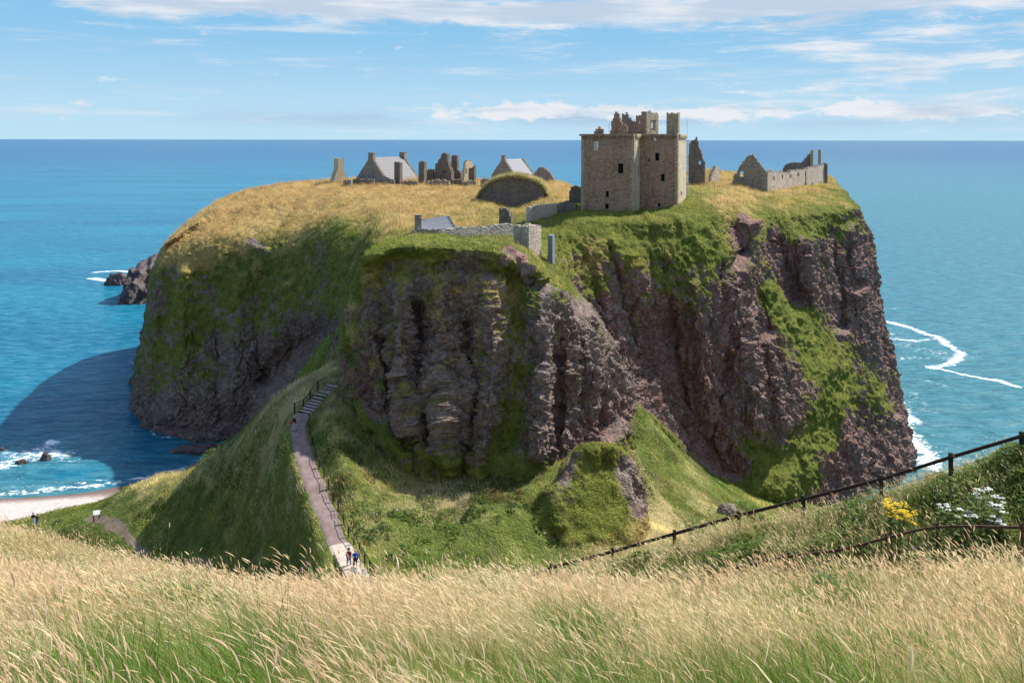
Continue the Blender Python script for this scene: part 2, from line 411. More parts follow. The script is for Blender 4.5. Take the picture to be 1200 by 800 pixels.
# knoll the photographer stands on
for x, y, z, d in [(0, 0, 62.3, .4), (-10, 0, 61.6, .4), (10, 0, 62.9, .5), (-25, 0, 60.0, .6), (28, 0, 63.2, .6), (0, -10, 64.5, .5), (-25, -10, 63, .5), (28, -10, 66, .5),
                   (-2, 4, 60.4, .2), (2, 4, 60.4, .5), (6, 5, 60.2, .6), (-6, 5, 60.0, .2), (0, 10, 57.4, .85), (-7, 10, 57.5, .9), (7, 10, 57.5, .85), (0, 7, 58.9, .6),
                   (0, 16, 54.4, .9), (-12, 16, 54.8, .9), (10, 16, 54.8, .9), (17, 16, 55.6, .85), (0, 21.5, 51.6, .9), (-22, 22, 52.3, .9),
                   (-36, 60, 25, .6), (-60, 60, 25, .7), (-24, 52, 33, .7), (-6, 32, 43.5, .7), (-12, 40, 40.0, .7),
                   (8, 19.5, 52.8, .9), (13, 19, 53.3, .9), (22, 19, 54.6, .9), (30, 18, 56.5, .8),
                   (6.8, 25, 48.6, .4), (10.5, 24.5, 49.8, .3), (14.0, 23.3, 50.6, .2), (17, 22.5, 51.2, .1), (24, 21.5, 53.6, .1),
                   (9, 28.5, 48.6, .4), (14, 28, 50.0, .3), (20, 26.5, 52.2, .4),
                   (0.6, 37, 42.7, .6), (4.5, 35.5, 44.8, .6), (9.35, 33, 47.6, .4), (14.2, 31, 49.9, .4), (18.8, 29.5, 52.1, .6), (26, 28, 54.5, .6),
                   (2.6, 39, 41.8, .6), (12, 36, 46.0, .5), (17, 34, 48.5, .6), (25, 33, 51.5, .7), (32, 31, 54, .7),
                   (2, 50, 34.5, .6), (-10, 50, 33.5, .6), (12, 50, 34, .6), (22, 44, 38, .6), (32, 42, 42, .6), (45, 40, 47, .6), (70, 30, 52, .6),
                   (60, 55, 30, .5), (45, 60, 18, .5), (30, 62, 19, .5), (45, 85, 2, .5), (60, 100, -4, .3), (100, 60, 25, .5), (100, 100, -5, .5), (80, 80, -2, .5),
                   (-8, 62, 28, .5), (5, 62, 27.5, .5), (16, 66, 25, .6), (-20, 64, 26.5, .5), (-90, 40, 38, .8), (-90, 70, 22, .8), (-110, 100, 12, .5)]:
    gw(x, y, z, d)
# crest of the foreground slope (grass tops seen at these rows, turf 0.7 m lower)
for px, py, Y, d in [(-90, 622, 49, .9), (0, 628, 44, .9), (80, 636, 40, .9), (150, 646, 36, .7), (230, 657, 31, .85), (300, 667, 27, .9), (380, 678, 24, .9), (450, 683, 22.5, .9), (550, 678, 22.5, .9), (640, 680, 22.5, .9), (710, 688, 21.5, .9), (800, 684, 20.5, .9), (900, 668, 19.8, .9),
                     (60, 690, 26, .85), (200, 700, 22, .9), (100, 665, 32, .95)]:
    p_ = P(px, py, Y); gw(p_[0], p_[1], p_[2] - .7, d)
# saddle, path and the slopes either side
for a in [(432, 700, 66, .3), (415, 670, 71.5, .3), (400, 640, 76, .25), (385, 600, 81, .25), (368, 570, 85, .25), (357, 540, 89, .25), (350, 510, 93, .3), (352, 488, 97, .4), (388, 458, 101, .4),
          (395, 440, 105, .7), (345, 473, 101, .75), (300, 503, 104, .75), (250, 530, 112, .8), (200, 556, 120, .75), (175, 567, 124, .6),
          (60, 612, 119, .05), (110, 609, 115, .1), (20, 620, 116, .1), (150, 634, 108, .2), (250, 650, 98, .15), (200, 602, 110, .35), (300, 638, 92, .15), (350, 640, 84, .2), (380, 660, 76, .25),
          (250, 570, 107, .4), (300, 540, 102, .35), (330, 590, 89, .3), (300, 590, 95, .35), (230, 600, 107, .4),
          (430, 540, 90, .5), (430, 600, 82, .45), (440, 660, 74, .1), (480, 600, 83, .5), (500, 645, 77, .05), (545, 600, 82, .35), (590, 600, 81, .1), (560, 640, 77, .2),
          (420, 482, 98.5, .3), (480, 542, 93, .45), (560, 566, 88.5, .4), (600, 575, 86.5, .1), (640, 556, 88.5, .2), (690, 545, 94, .4), (738, 515, 100, .4),
          (742, 468, 122.5, .3), (790, 520, 125, .15), (840, 563, 127, .15), (895, 585, 131, .1), (930, 586, 133, .2),
          (740, 560, 101, .25), (800, 560, 113, .3), (765, 610, 92, .75), (835, 600, 108, .4), (880, 602, 119, .2), (810, 640, 86, .7), (740, 585, 95, .6), (770, 520, 117, .15), (640, 640, 78, .2), (710, 640, 78, .4), (755, 630, 83, .7),
          (300, 489, 160, .15), (340, 460, 150, .15), (378, 436, 138, .15), (398, 425, 118, .3), (415, 380, 127, .2)]:
    gp(*a)
for a in [(0, 612, 5.2, .2), (45, 603, 5.2, .15), (100, 592, 5.4, .3)]:
    p = PZ(*a[:3]); gw(*p, a[3])
for a in [(0, 585, 0.0), (100, 578, 0.0), (172, 564, 0.0), (215, 551, 0.0), (260, 528, 0.5)]:
    p = PZ(*a[:3]); gw(*p, .2)
for x, y, z in [(-42, 133, 4), (-33, 122, 14), (-50, 150, -1.5), (-60, 170, -3), (-70, 165, -4), (-110, 170, -4), (-120, 150, -1.5), (-140, 165, -4), (-30, 135, 14),
                (0, 130, 22), (0, 160, 22), (40, 150, 0), (60, 150, -4), (75, 140, -5), (-20, 170, 20), (-60, 190, -4), (100, 160, -6), (-130, 120, 6), (-130, 190, -5)]:
    gw(x, y, z, .2)
GP = np.array(GP)
SC = 30.0
def _tps(a, b):
    d2 = ((a[:, None, :] - b[None, :, :]) ** 2).sum(-1) / SC ** 2
    return d2 * np.log(d2 + 1e-9) * 0.5
def tps_fit(xy, vals, lam):
    n = len(xy); A = np.zeros((n + 3, n + 3)); A[:n, :n] = _tps(xy, xy) + np.eye(n) * lam
    A[:n, n] = 1; A[:n, n + 1:] = xy / SC; A[n, :n] = 1; A[n + 1:, :n] = xy.T / SC
    b = np.zeros(n + 3); b[:n] = vals
    return np.linalg.solve(A, b)
def tps_eval(c, ctrl, xy):
    o = np.empty(len(xy))
    for s in range(0, len(xy), 20000):
        q = xy[s:s + 20000]; n = len(ctrl)
        o[s:s + 20000] = _tps(q, ctrl) @ c[:n] + c[n] + (q / SC) @ c[n + 1:]
    return o
GZ = tps_fit(GP[:, :2], GP[:, 2], 0.0008)
GD = tps_fit(GP[:, :2], GP[:, 3], 0.05)

def polyline_dist(xy, pl):
    d = np.full(len(xy), 1e9)
    for a, b in zip(pl[:-1], pl[1:]):
        ab = b - a; L = (ab ** 2).sum() + 1e-9
        t = np.clip(((xy - a) @ ab) / L, 0, 1)
        d = np.minimum(d, np.sqrt(((xy - a - t[:, None] * ab) ** 2).sum(1)))
    return d

PATH_PX = [(436, 708, 65), (427, 690, 68), (416, 668, 71.8), (400, 640, 76), (386, 605, 80.4), (372, 575, 84.4), (360, 545, 88.4), (352, 518, 92), (350, 500, 94.8), (355, 488, 97)]
PATH = np.array([P(*a)[:2] for a in PATH_PX])
TRACK = np.array([P(*a)[:2] for a in [(105, 610, 116), (130, 618, 112), (165, 634, 106.5), (200, 644, 102), (245, 654, 97)]])

_pb = np.vstack([a + (b - a) * np.linspace(0, 1, 12, endpoint=False)[:, None] for a, b in zip(PATH[:-1], PATH[1:])] + [PATH[-1:]])
PBED = np.column_stack([_pb, tps_eval(GZ, GP[:, :2], _pb)])
def ground_z(xy):
    z = tps_eval(GZ, GP[:, :2], xy)
    p3 = np.column_stack([xy, np.zeros(len(xy))])
    k = np.clip(sstep(polyline_dist(xy, PATH), 1.3, 4.0), 0, 1)
    k = k * (0.35 + 0.65 * sstep(polyline_dist(xy, TRACK), 1.0, 3.5))
    k = k * sstep(z, 1.0, 8.0)
    r = np.hypot(xy[:, 0], xy[:, 1])
    amp = np.clip(r / 30.0, 0.25, 1)
    amp = np.clip(r / 40.0, 0.12, 1)
    near = np.where(polyline_dist(xy, PATH) < 4.0)[0]
    if len(near):
        dd = np.sqrt(((xy[near][:, None, :] - PBED[None, :, :2]) ** 2).sum(-1)); j = dd.argmin(1)
        wgt = 1 - sstep(dd.min(1), 1.1, 3.8)
        z[near] = z[near] * (1 - wgt) + PBED[j, 2] * wgt
    return z + k * amp * (0.55 * fbm(p3 / 9, 3, 3) + 0.22 * fbm(p3 / 2.2, 5, 3))

def ground_d(xy):
    return np.clip(tps_eval(GD, GP[:, :2], xy), 0, 1)

def catmull(pts, n):
    pts = np.asarray(pts, float); m = len(pts); ex = np.vstack([2 * pts[0] - pts[1], pts, 2 * pts[-1] - pts[-2]])
    o = []
    for i in range(m - 1):
        p0, p1, p2, p3 = ex[i:i + 4]
        k = n if np.isscalar(n) else n[i]
        t = (np.arange(k) / k)[:, None]
        o.append(0.5 * (2 * p1 + (p2 - p0) * t + (2 * p0 - 5 * p1 + 4 * p2 - p3) * t ** 2 + (3 * p1 - p0 - 3 * p2 + p3) * t ** 3))
    o.append(pts[-1:]); return np.vstack(o)

def build_ground():
    ys = np.concatenate([np.arange(-8, 3, 0.5), np.arange(3, 30, 0.28), np.arange(30, 60, 0.6), np.arange(60, 140, 0.45), np.arange(140, 186, 1.0)])
    us = np.linspace(-1, 1, 520)
    Yg, Ug = np.meshgrid(ys, us, indexing='ij')
    X = Ug * (0.78 * np.maximum(Yg, 0) + 16)
    xy = np.column_stack([X.ravel(), Yg.ravel()])
    z = ground_z(xy); d = ground_d(xy)
    # the ground ends under the headland: keep it below the cliffs there
    V = np.column_stack([xy, z])
    fs = grid_faces(len(ys), len(us))[:, ::-1]
    c = V[fs].mean(1)
    nz = fbm(np.column_stack([c[:, :2] / 5, np.zeros(len(c))]), 9, 3)
    beach = (c[:, 2] < 5.3 + 0.9 * nz) & (c[:, 0] < -48) & (c[:, 1] > 95)
    trk = (polyline_dist(c[:, :2], TRACK) < 0.55 + 0.8 * nz) & ~beach
    def part(name, mask, mat, **at):
        f = fs[mask]; u, inv = np.unique(f, return_inverse=True)
        o = mesh_np(name, V[u], inv.reshape(-1, 4), mat, True, attrs={k: v[u] for k, v in at.items()})
        return tag(o, kind='structure')
    one = np.ones(len(V)); g = 1 - 0.9 * (z < 1.2)
    steep = np.gradient(z.reshape(len(ys), len(us)), axis=0) / np.gradient(Yg, axis=0)
    part('hillside', ~beach & ~trk, M_hill, g=g, d=d, r=one * 0.3)
    part('beach', beach, M_beach, wet=sstep(1.5 - z, 0.2, 1.4))
    part('dirt_track', trk, M_dirt)
build_ground()

# path surface: a strip draped 6 cm over the turf
def build_path():
    cl = catmull(np.array([P(*a) for a in PATH_PX]), 16)[:, :2]
    tg = np.gradient(cl, axis=0); tg /= np.linalg.norm(tg, axis=1)[:, None]
    nr = np.column_stack([tg[:, 1], -tg[:, 0]])
    offs = np.linspace(-.95, .95, 9)
    wob = fbm(np.column_stack([cl / 3, np.zeros(len(cl))]), 4, 2)
    xy = cl[:, None, :] + nr[:, None, :] * (offs[None, :, None] * (1 + 0.22 * wob[:, None, None]))
    zc = ground_z(cl)
    z = np.maximum(ground_z(xy.reshape(-1, 2)).reshape(len(cl), 9), zc[:, None] - 0.05) + 0.10
    z[:, 0] -= 0.12; z[:, -1] -= 0.12
    V = np.dstack([xy, z])
    k = int(np.argmin(np.abs(cl[:, 1] - 76.6)))  # colour changes at the shadow edge: paler sunlit end, darker shaded length
    for nm, a, b, m in (('sunlit_path_end', 0, k + 1, M_litpath_steps), ('path', k, len(cl), M_pathshade)):
        o = mesh_np(nm, V[a:b].reshape(-1, 3), grid_faces(b - a, 9), m, True); tag(o, kind='structure')
    return cl, nr
PCL, PNR = build_path()

# ------------------------------------------------------------------ headland: a loft of cross-sections (ribs) from the back sea over the plateau to the front foot
# a rib row: (px, py, Y, grass, dry); rows D crest, M mid, E rim, F G H I face, J foot
RIBS = [
 # behind the left flank
 ('l', [(215, 280, 226, 1, 1), (210, 284, 222, 1, .9), (203, 290, 218, 1, .5), (195, 315, 220, .5, 0), (190, 350, 222, .2, 0), (184, 380, 224, .1, 0), (178, 410, 226, .0, 0), (173, 432, 228, 0, 0)]),
 ('l', [(196, 288, 190, 1, 1), (192, 291, 189, 1, 1), (187, 303, 188, 1, .7), (178, 335, 188, .75, .1), (171, 390, 189, .8, 0), (163, 440, 190, .5, 0), (160, 470, 192, .05, 0), (160, 479, 192, 0, 0)]),
 ('l', [(215, 270, 193, 1, 1), (210, 282, 188, 1, 1), (204, 303, 184, 1, .6), (200, 340, 183, .85, .15), (195, 400, 181, .85, 0), (190, 450, 179, .55, 0), (187, 490, 178.5, .05, 0), (186, 505, 177.5, 0, 0)]),
 ('l', [(250, 248, 201, 1, 1), (246, 264, 192, 1, 1), (243, 287, 184, 1, .7), (240, 340, 181, .95, .2), (238, 400, 178, .8, 0), (235, 460, 174.5, .45, 0), (232, 500, 172.5, .03, 0), (231, 517, 171, 0, 0)]),
 ('l', [(300, 233, 207, 1, 1), (300, 255, 194, 1, 1), (300, 284, 183, 1, .6), (297, 330, 179, .95, .2), (292, 390, 175.5, .75, 0), (285, 450, 172, .25, 0), (278, 500, 170.5, .02, 0), (274, 519, 169.5, 0, 0)]),
 ('l', [(345, 228, 209, 1, 1), (347, 250, 192, 1, .9), (350, 280, 178, 1, .5), (350, 325, 173, .95, .2), (345, 380, 168, .65, .1), (338, 425, 164, .2, 0), (328, 465, 161, .1, 0), (322, 485, 159.5, .5, 0)]),
 ('l', [(400, 223.5, 208, 1, 1), (398, 240, 190, 1, .8), (395, 267, 169, 1, .3), (391, 310, 159, .95, .1), (386, 355, 152, .8, 0), (384, 390, 148, .25, 0), (376, 430, 144, .3, .1), (372, 446, 142, .9, .2)]),
 ('l', [(440, 223.5, 207, 1, 1), (437, 240, 184, 1, .75), (432, 265, 160, 1, .5), (425, 300, 146, 1, .25), (416, 350, 134, 1, .1), (407, 395, 125, 1, .2), (396, 440, 115, 1, .5), (390, 470, 110, 1, .5)]),
 # bastion
 ('b', [(468, 223.5, 206, 1, 1), (468, 250, 165, 1, .8), (458, 275, 126, 1, .5), (440, 305, 115, .95, .1), (427, 350, 109, .9, .1), (420, 400, 106, .7, .1), (413, 445, 104, .8, .1), (407, 480, 102, 1, .2)]),
 ('b', [(485, 223.5, 206, 1, 1), (480, 258, 155, 1, .8), (440, 290, 104.5, 1, .1), (422, 322, 103, .85, .3), (410, 362, 101.5, .5, .3), (404, 410, 100.3, .38, .1), (402, 450, 99.7, .5, 0), (404, 484, 98.5, 1, .2)]),
 ('b', [(505, 223.5, 206, 1, 1), (497, 262, 150, 1, .7), (480, 281, 103.5, 1, .1), (465, 312, 101.5, .72, .45), (455, 370, 98.8, .36, .4), (448, 430, 96.8, .30, .3), (445, 485, 95.2, .34, .2), (446, 522, 93.6, 1, .3)]),
 ('b', [(535, 223.5, 206, 1, 1), (540, 268, 142, 1, .5), (535, 281, 103, 1, .1), (530, 320, 100.5, .52, .5), (525, 390, 97, .33, .5), (522, 450, 94.5, .26, .4), (520, 520, 92.3, .25, .3), (520, 556, 91, 1, .4)]),
 ('b', [(560, 224, 204, 1, 1), (577, 264, 142, 1, .4), (585, 285, 102.5, 1, .1), (588, 325, 99.5, .48, .4), (585, 390, 96, .36, .3), (580, 460, 93, .34, .2), (575, 530, 90.3, .4, .1), (570, 568, 88.5, 1, .4)]),
 ('b', [(600, 240, 192, 1, .6), (605, 268, 138, 1, .2), (611, 293, 102.5, 1, .2), (630, 337, 99, .5, .3), (638, 395, 95.8, .3, .3), (633, 460, 93, .25, .1), (629, 525, 90.2, .3, .1), (626, 562, 88.5, 1, .2)]),
 ('b', [(632, 229, 192, 1, 1), (640, 265, 142, 1, .1), (640, 318, 106, .9, .2), (664, 350, 102.3, .4, .2), (678, 410, 98.8, .12, 0), (680, 470, 95.8, .1, 0), (676, 525, 93.2, .08, 0), (673, 563, 91.5, .5, .2)]),
 ('b', [(650, 227, 192, 1, 1), (655, 258, 146, 1, .1), (655, 318, 112, .9, .2), (692, 362, 108.5, .35, .2), (716, 405, 105.3, .25, .1), (730, 455, 102.3, .2, 0), (737, 490, 100.6, .2, 0), (739, 520, 99, .7, .2)]),
 ('b', [(662, 228, 190, 1, 1), (662, 254, 148, 1, .1), (655, 285, 130, .9, .1), (668, 345, 125, .5, .2), (688, 395, 124, .2, .2), (706, 440, 122.5, .1, 0), (722, 475, 121, .1, 0), (730, 500, 119, .5, 0)]),
 # main cliff
 ('m', [(690, 236, 178, 1, .6), (682, 250, 145.5, 1, .15), (678, 268, 137.5, .95, .2), (688, 320, 133, .7, .3), (703, 380, 130.3, .2, .1), (723, 430, 127.5, .05, 0), (742, 466, 124.3, .05, 0), (746, 486, 122.3, .9, .3)]),
 ('m', [(757, 233, 180, 1, .5), (757, 250.5, 145, 1, .15), (756, 277, 138.5, .9, .2), (757, 330, 135, .62, .3), (762, 390, 132.8, .12, .1), (770, 440, 130.5, .02, 0), (780, 495, 127.3, .03, 0), (786, 520, 125.3, .9, .2)]),
 ('m', [(808, 217, 186, 1, .6), (808, 242, 148, 1, .2), (815, 275, 141.5, .95, .1), (815, 330, 138, .5, .2), (820, 390, 136, .06, 0), (826, 460, 132.5, .02, 0), (835, 540, 128.5, .1, 0), (840, 566, 127, .9, .1)]),
 ('m', [(862, 216, 196, 1, .8), (858, 236, 163, 1, .6), (856, 258, 154, .9, .4), (868, 310, 148, .4, .2), (870, 380, 142, .1, 0), (872, 450, 137, .04, 0), (885, 550, 131.8, .5, 0), (892, 586, 130.3, 1, 0)]),
 ('m', [(892, 222, 200, 1, .8), (893, 240, 168, 1, .45), (893, 262, 159, .9, .2), (899, 325, 152, .35, .1), (914, 400, 146, .12, 0), (926, 470, 140.5, .1, 0), (931, 545, 135.8, .8, 0), (932, 588, 132.5, 1, 0)]),
 ('m', [(935, 217.5, 212, 1, .7), (938, 240, 176, 1, .35), (941, 262, 167.5, .9, .1), (938, 315, 160.5, .3, 0), (948, 392, 153.5, .8, .1), (968, 445, 148.5, .85, .1), (958, 525, 141.8, .5, 0), (955, 578, 137.5, .3, .1)]),
 ('m', [(968, 216.5, 219, 1, .6), (973, 238, 182, 1, .3), (977, 262, 175, .8, .1), (980, 312, 169.5, .15, 0), (988, 380, 163.5, .3, .1), (1001, 440, 157.5, .45, .1), (1003, 505, 151, .2, .1), (1005, 572, 145.5, .15, .1)]),
 ('m', [(986, 222, 216, 1, .5), (997, 236, 189, 1, .3), (1007, 255, 185, .6, .2), (1022, 315, 180.5, .08, 0), (1033, 380, 175, .1, 0), (1045, 440, 168.5, .25, .1), (1054, 490, 163.5, .2, 0), (1063, 548, 157.8, .03, 0)]),
 ('m', [(978, 223, 232, 1, .5), (988, 226, 216, 1, .3), (997, 240, 212, .6, .1), (1010, 300, 208, .1, 0), (1018, 360, 204, .1, 0), (1025, 400, 200, .1, 0), (1032, 440, 196, .1, 0), (1040, 478, 192.5, 0, 0)]),
]
# sculpting: ridges (negative) and gullies (positive, metres), with changes of grass / red rock, along lines on the cliffs
STROKES = [
 ('b', [(488, 360), (497, 440), (512, 548)], 7, 2.3, -.25, .5), ('b', [(548, 380), (556, 460), (545, 556)], 7, 2.0, -.2, .4), ('b', [(450, 400), (468, 490), (492, 556)], 8, 2.2, -.2, .3),
 ('b', [(602, 330), (612, 420), (600, 500), (588, 565)], 15, 1.0, .5, 0), ('b', [(640, 345), (637, 430), (632, 530)], 10, -2.2, -.25, 0), ('b', [(657, 400), (653, 540)], 6, 1.8, -.1, .3),
 ('b', [(688, 372), (700, 450)], 10, -1.4, 0, 0), ('b', [(690, 520), (722, 480)], 18, 1.3, -.5, 1), ('b', [(424, 326), (411, 400)], 9, -.5, .4, 0), ('b', [(596, 296), (611, 304)], 7, 1.0, -1.5, 1.5),
 ('b', [(612, 312), (622, 328)], 6, .6, -1, 1), ('b', [(486, 366), (490, 412)], 6, .8, -.4, 1.2), ('b', [(520, 330), (517, 450), (526, 540)], 10, -1.5, .0, 0), ('b', [(472, 335), (466, 440), (480, 500)], 10, -2.0, 0, 0),
 ('b', [(575, 330), (578, 430), (566, 530)], 9, -2.0, -.1, 0), ('b', [(425, 440), (440, 480)], 12, .8, -.3, .5), ('b', [(415, 480), (428, 510)], 9, -.3, .6, 0), ('b', [(500, 560), (480, 530)], 8, -1.0, -.4, 0),
 ('m', [(775, 390), (800, 470), (840, 555)], 38, 6.0, 0, .4), ('m', [(745, 300), (775, 440)], 11, -1.3, 0, .3), ('m', [(775, 305), (806, 470)], 6, 1.4, 0, .5), ('m', [(815, 335), (828, 480)], 10, -1.3, 0, .2),
 ('m', [(843, 310), (852, 420), (840, 510)], 6, 1.6, -.1, .5), ('m', [(868, 320), (888, 500)], 12, -2.0, -.05, .1), ('m', [(903, 400), (918, 495)], 9, -1.8, -.1, 0), ('m', [(858, 268), (867, 292)], 8, 4.0, -1.3, .6),
 ('m', [(905, 285), (932, 350)], 13, 5.0, -.9, .5), ('m', [(906, 346), (928, 376), (955, 404), (986, 450), (964, 512)], 17, -.6, 1.35, 0), ('m', [(905, 560), (955, 550)], 20, -1.0, .6, 0), ('m', [(972, 272), (986, 380)], 7, 3.2, -.4, 0),
 ('m', [(1000, 268), (1016, 400)], 9, -2.2, -.2, 0), ('m', [(1020, 350), (1046, 482)], 6, 2.4, -.2, 0), ('m', [(1030, 448), (1036, 472)], 13, -.6, .75, 0), ('m', [(940, 280), (955, 350)], 8, -2.5, -.3, 0),
 ('m', [(715, 290), (745, 420)], 6, 1.2, -.05, .4), ('m', [(700, 300), (722, 400)], 10, -1.2, 0, .2), ('m', [(880, 262), (897, 330), (926, 430)], 8, -2.0, .1, .2), ('m', [(815, 275), (835, 300)], 14, -1.5, .3, 0),
 ('m', [(700, 272), (730, 300)], 20, -1.0, .1, 0), ('m', [(720, 440), (742, 470)], 12, .5, -.3, .6), ('m', [(985, 470), (1000, 540)], 9, -1.8, -.2, .3), ('m', [(960, 520), (985, 560)], 14, -.5, -.4, .6),
 ('m', [(880, 500), (900, 540)], 22, 1.5, .35, 0), ('m', [(830, 520), (870, 556)], 14, 1.0, -.1, .3), ('m', [(870, 255), (880, 262)], 8, -.8, -.8, 1), ('m', [(1005, 330), (1022, 335)], 8, 2.0, -.2, .2),
 ('l', [(318, 440), (350, 412), (383, 388)], 17, 8.5, -.9, .2), ('l', [(195, 485), (300, 492)], 22, 0.3, -.5, 0), ('l', [(250, 330), (262, 490)], 9, 1.5, -.15, 0), ('l', [(216, 320), (206, 480)], 11, -2.2, 0, 0),
 ('l', [(310, 330), (300, 480)], 9, 1.5, -.1, 0), ('l', [(294, 284), (308, 292)], 8, -.5, -.8, 0), ('l', [(235, 395), (300, 425), (345, 385)], 17, .5, -.45, .1), ('l', [(280, 330), (272, 470)], 10, -2.0, 0, 0),
 ('l', [(378, 290), (383, 332)], 9, 1.0, -.35, 0), ('l', [(335, 320), (330, 400)], 9, -1.5, .1, 0), ('l', [(180, 340), (172, 440)], 8, -1.0, -.1, 0),
]
HEAD = {}
def loft(name, ribs, mat, strokes, back, ncell=0.25, rockamp=1.0, seed=0, mcount=None, keep=None):
    rows = []
    typ = []
    for kind, r in ribs:
        c = np.array([list(P(a, b, c_)) + [g, d] for a, b, c_, g, d in r])
        D = c[0]
        foot = c[-1].copy(); foot[2] -= 6; foot[1] += 0.5
        if back:
            Cb = D.copy(); Cb[1] = max(D[1] + 26, 244); Cb[0] *= Cb[1] / D[1] * 0.96; Cb[2] = CZ - (HY + (CZ - D[2]) * F / D[1] + 4.0 - HY) * Cb[1] / F
            Bb = Cb.copy(); Bb[1] += 13; Bb[2] = -6; Bb[3] = 0.2
            rows.append(np.vstack([Bb, Cb, c, foot]))
        else:
            rows.append(np.vstack([c, foot]))
        typ.append({'l': 0, 'b': 1, 'm': 2}[kind])
    A = np.array(rows)                                      # (ribs, rows, 5)
    vc = mcount
    A2 = np.stack([catmull(a, vc) for a in A])              # dense along each rib
    # columns: spacing from the distance between neighbouring ribs (on the front rows)
    fr = A[:, (4 if back else 1):, :3]
    dist = np.linalg.norm(np.diff(fr, axis=0), axis=2).mean(1)
    cn = [int(max(6, x / ncell)) for x in dist]
    n, m, k = A2.shape
    G = catmull(A2.reshape(n, m * k), cn).reshape(-1, m, k)
    ty = np.concatenate([np.full(c, (typ[i] + typ[i + 1]) / 2) for i, c in enumerate(cn)] + [[typ[-1]]])
    G[..., 3:] = np.clip(G[..., 3:], 0, 1)
    V = G[..., :3].reshape(-1, 3).copy(); g = G[..., 3].ravel().copy(); d = G[..., 4].ravel().copy()
    TY = np.repeat(ty, m)
    r = np.where(TY > 1.2, 0.75, 0.25) * np.ones(len(V))
    px = CX + F * V[:, 0] / V[:, 1]; py = HY + F * (CZ - V[:, 2]) / V[:, 1]
    pp = np.column_stack([px, py])
    rowi = np.tile(np.arange(m), G.shape[0])
    front = rowi > sum(vc[:(3 if back else 1)])
    for kd, pl, wd, dep, dg, dr in strokes:
        kk = {'l': 0, 'b': 1, 'm': 2}[kd]
        sel = (np.abs(TY - kk) < 0.6) & front
        dd = polyline_dist(pp[sel], np.array(pl, float)); f = np.exp(-(dd / wd) ** 2)
        V[sel] = np.array([0, 0, CZ]) + (V[sel] - np.array([0, 0, CZ])) * (1 + (dep * f / V[sel][:, 1]))[:, None]
        g[sel] += dg * f; r[sel] += dr * f
    nc = G.shape[0]
    def normals(V):
        q = V.reshape(nc, m, 3); a = np.gradient(q, axis=0); b = np.gradient(q, axis=1)
        N = np.cross(a, b); N /= np.linalg.norm(N, axis=2)[..., None] + 1e-9
        return N.reshape(-1, 3)
    N = normals(V)
    sgn = 1.0 if (N[front] * (np.array([0, -60, 120]) - V[front] * 0)).sum(1).mean() > 0 else -1.0
    N *= sgn
    steep = sstep(1 - np.abs(N[:, 2]), 0.25, 0.65)
    rk = np.clip(steep * (1.25 - g), 0.0, 1)
    # big irregular buttresses, vertical ribs, blocks, knobs
    P3 = V.copy()
    warp = np.column_stack([fbm(P3 / 6, seed + 40, 2), fbm(P3 / 6, seed + 41, 2), fbm(P3 / 6, seed + 42, 2)]) * 2.0
    Q = P3 + warp
    big = fbm(Q * np.array([1, 1, .6]) / 9, seed + 1, 4)
    rib = fbm(Q * np.array([1, 1, 0.16]) / 3.6, seed + 2, 3, ridged=True)
    c1, c2, cid = cell(Q * np.array([1, 1, 0.5]) / 2.4, seed + 3)
    e1, e2, eid = cell((P3 + 0.5 * warp) * np.array([1, 1, .62]) / 0.85, seed + 6)
    fine = fbm(P3 / 0.7, seed + 9, 3)
    bed = fbm(np.column_stack([Q[:, 0] / 14, Q[:, 1] / 14, Q[:, 2] / 1.5]), seed + 12, 3)
    f1, f2, fid = cell((P3 + 0.3 * warp) / 0.42, seed + 14)
    rough = fbm(P3 * np.array([1, 1, .6]) / 1.5, seed + 15, 5, 0.68)
    jag = fbm(Q * np.array([1, 1, 0.3]) / 1.5, seed + 16, 4, 0.6, True)
    disp = rockamp * rk * (1.9 * big + 0.55 * rib + 0.75 * jag + 0.75 * (cid - 0.5) - 0.35 * (1 - sstep(c2 - c1, 0.0, 0.14))
                           + 0.40 * (0.6 - e1) + 0.46 * (eid - .5) + 0.36 * (fid - .5) + 0.80 * rough + 0.05 * bed)
    lump = fbm(P3 / 3.0, seed + 20, 3); lump2 = fbm(P3 / 1.1, seed + 22, 3)
    disp += (1 - rk) * (0.8 * lump * (0.45 + steep) + (0.26 + 0.5 * steep) * lump2 + .25 * steep * fbm(P3 / .5, seed + 24, 2))
    V = V + N * disp[:, None]
    N2 = normals(V) * sgn
    ledge = sstep(N2[:, 2], 0.30, 0.72) - 0.42
    patch = fbm(P3 / 3.2, seed + 30, 5, .65)
    g2 = np.clip(g + steep * (0.42 * ledge * sstep(g, 0.02, 0.3) + 0.85 * (patch + .5 * fbm(P3 / .9, seed + 31, 3)) * sstep(g, .03, .25) * (1 - sstep(g, .9, 1.4))), 0, 1)
    g2 = np.where(V[:, 2] < 3.5 + 2 * patch, 0, g2)
    o = mesh_np(name, V, grid_faces(nc, m) if sgn > 0 else grid_faces(nc, m)[:, ::-1], mat, False, attrs={'g': g2, 'd': d, 'r': np.clip(r, 0, 1.2)})
    fi = grid_faces(nc, m)
    o.data.polygons.foreach_set('use_smooth', (g2[fi].mean(1) > .42))
    tag(o, kind='structure')
    q = V.reshape(nc, m, 3)
    area = np.linalg.norm(np.cross(np.gradient(q, axis=0), np.gradient(q, axis=1)), axis=2).ravel()
    HEAD[name] = dict(V=V, N=N2, g=g2, d=d, area=area, nc=nc, m=m, steep=sstep(1 - np.abs(N2[:, 2]), 0.25, 0.65))
    return o

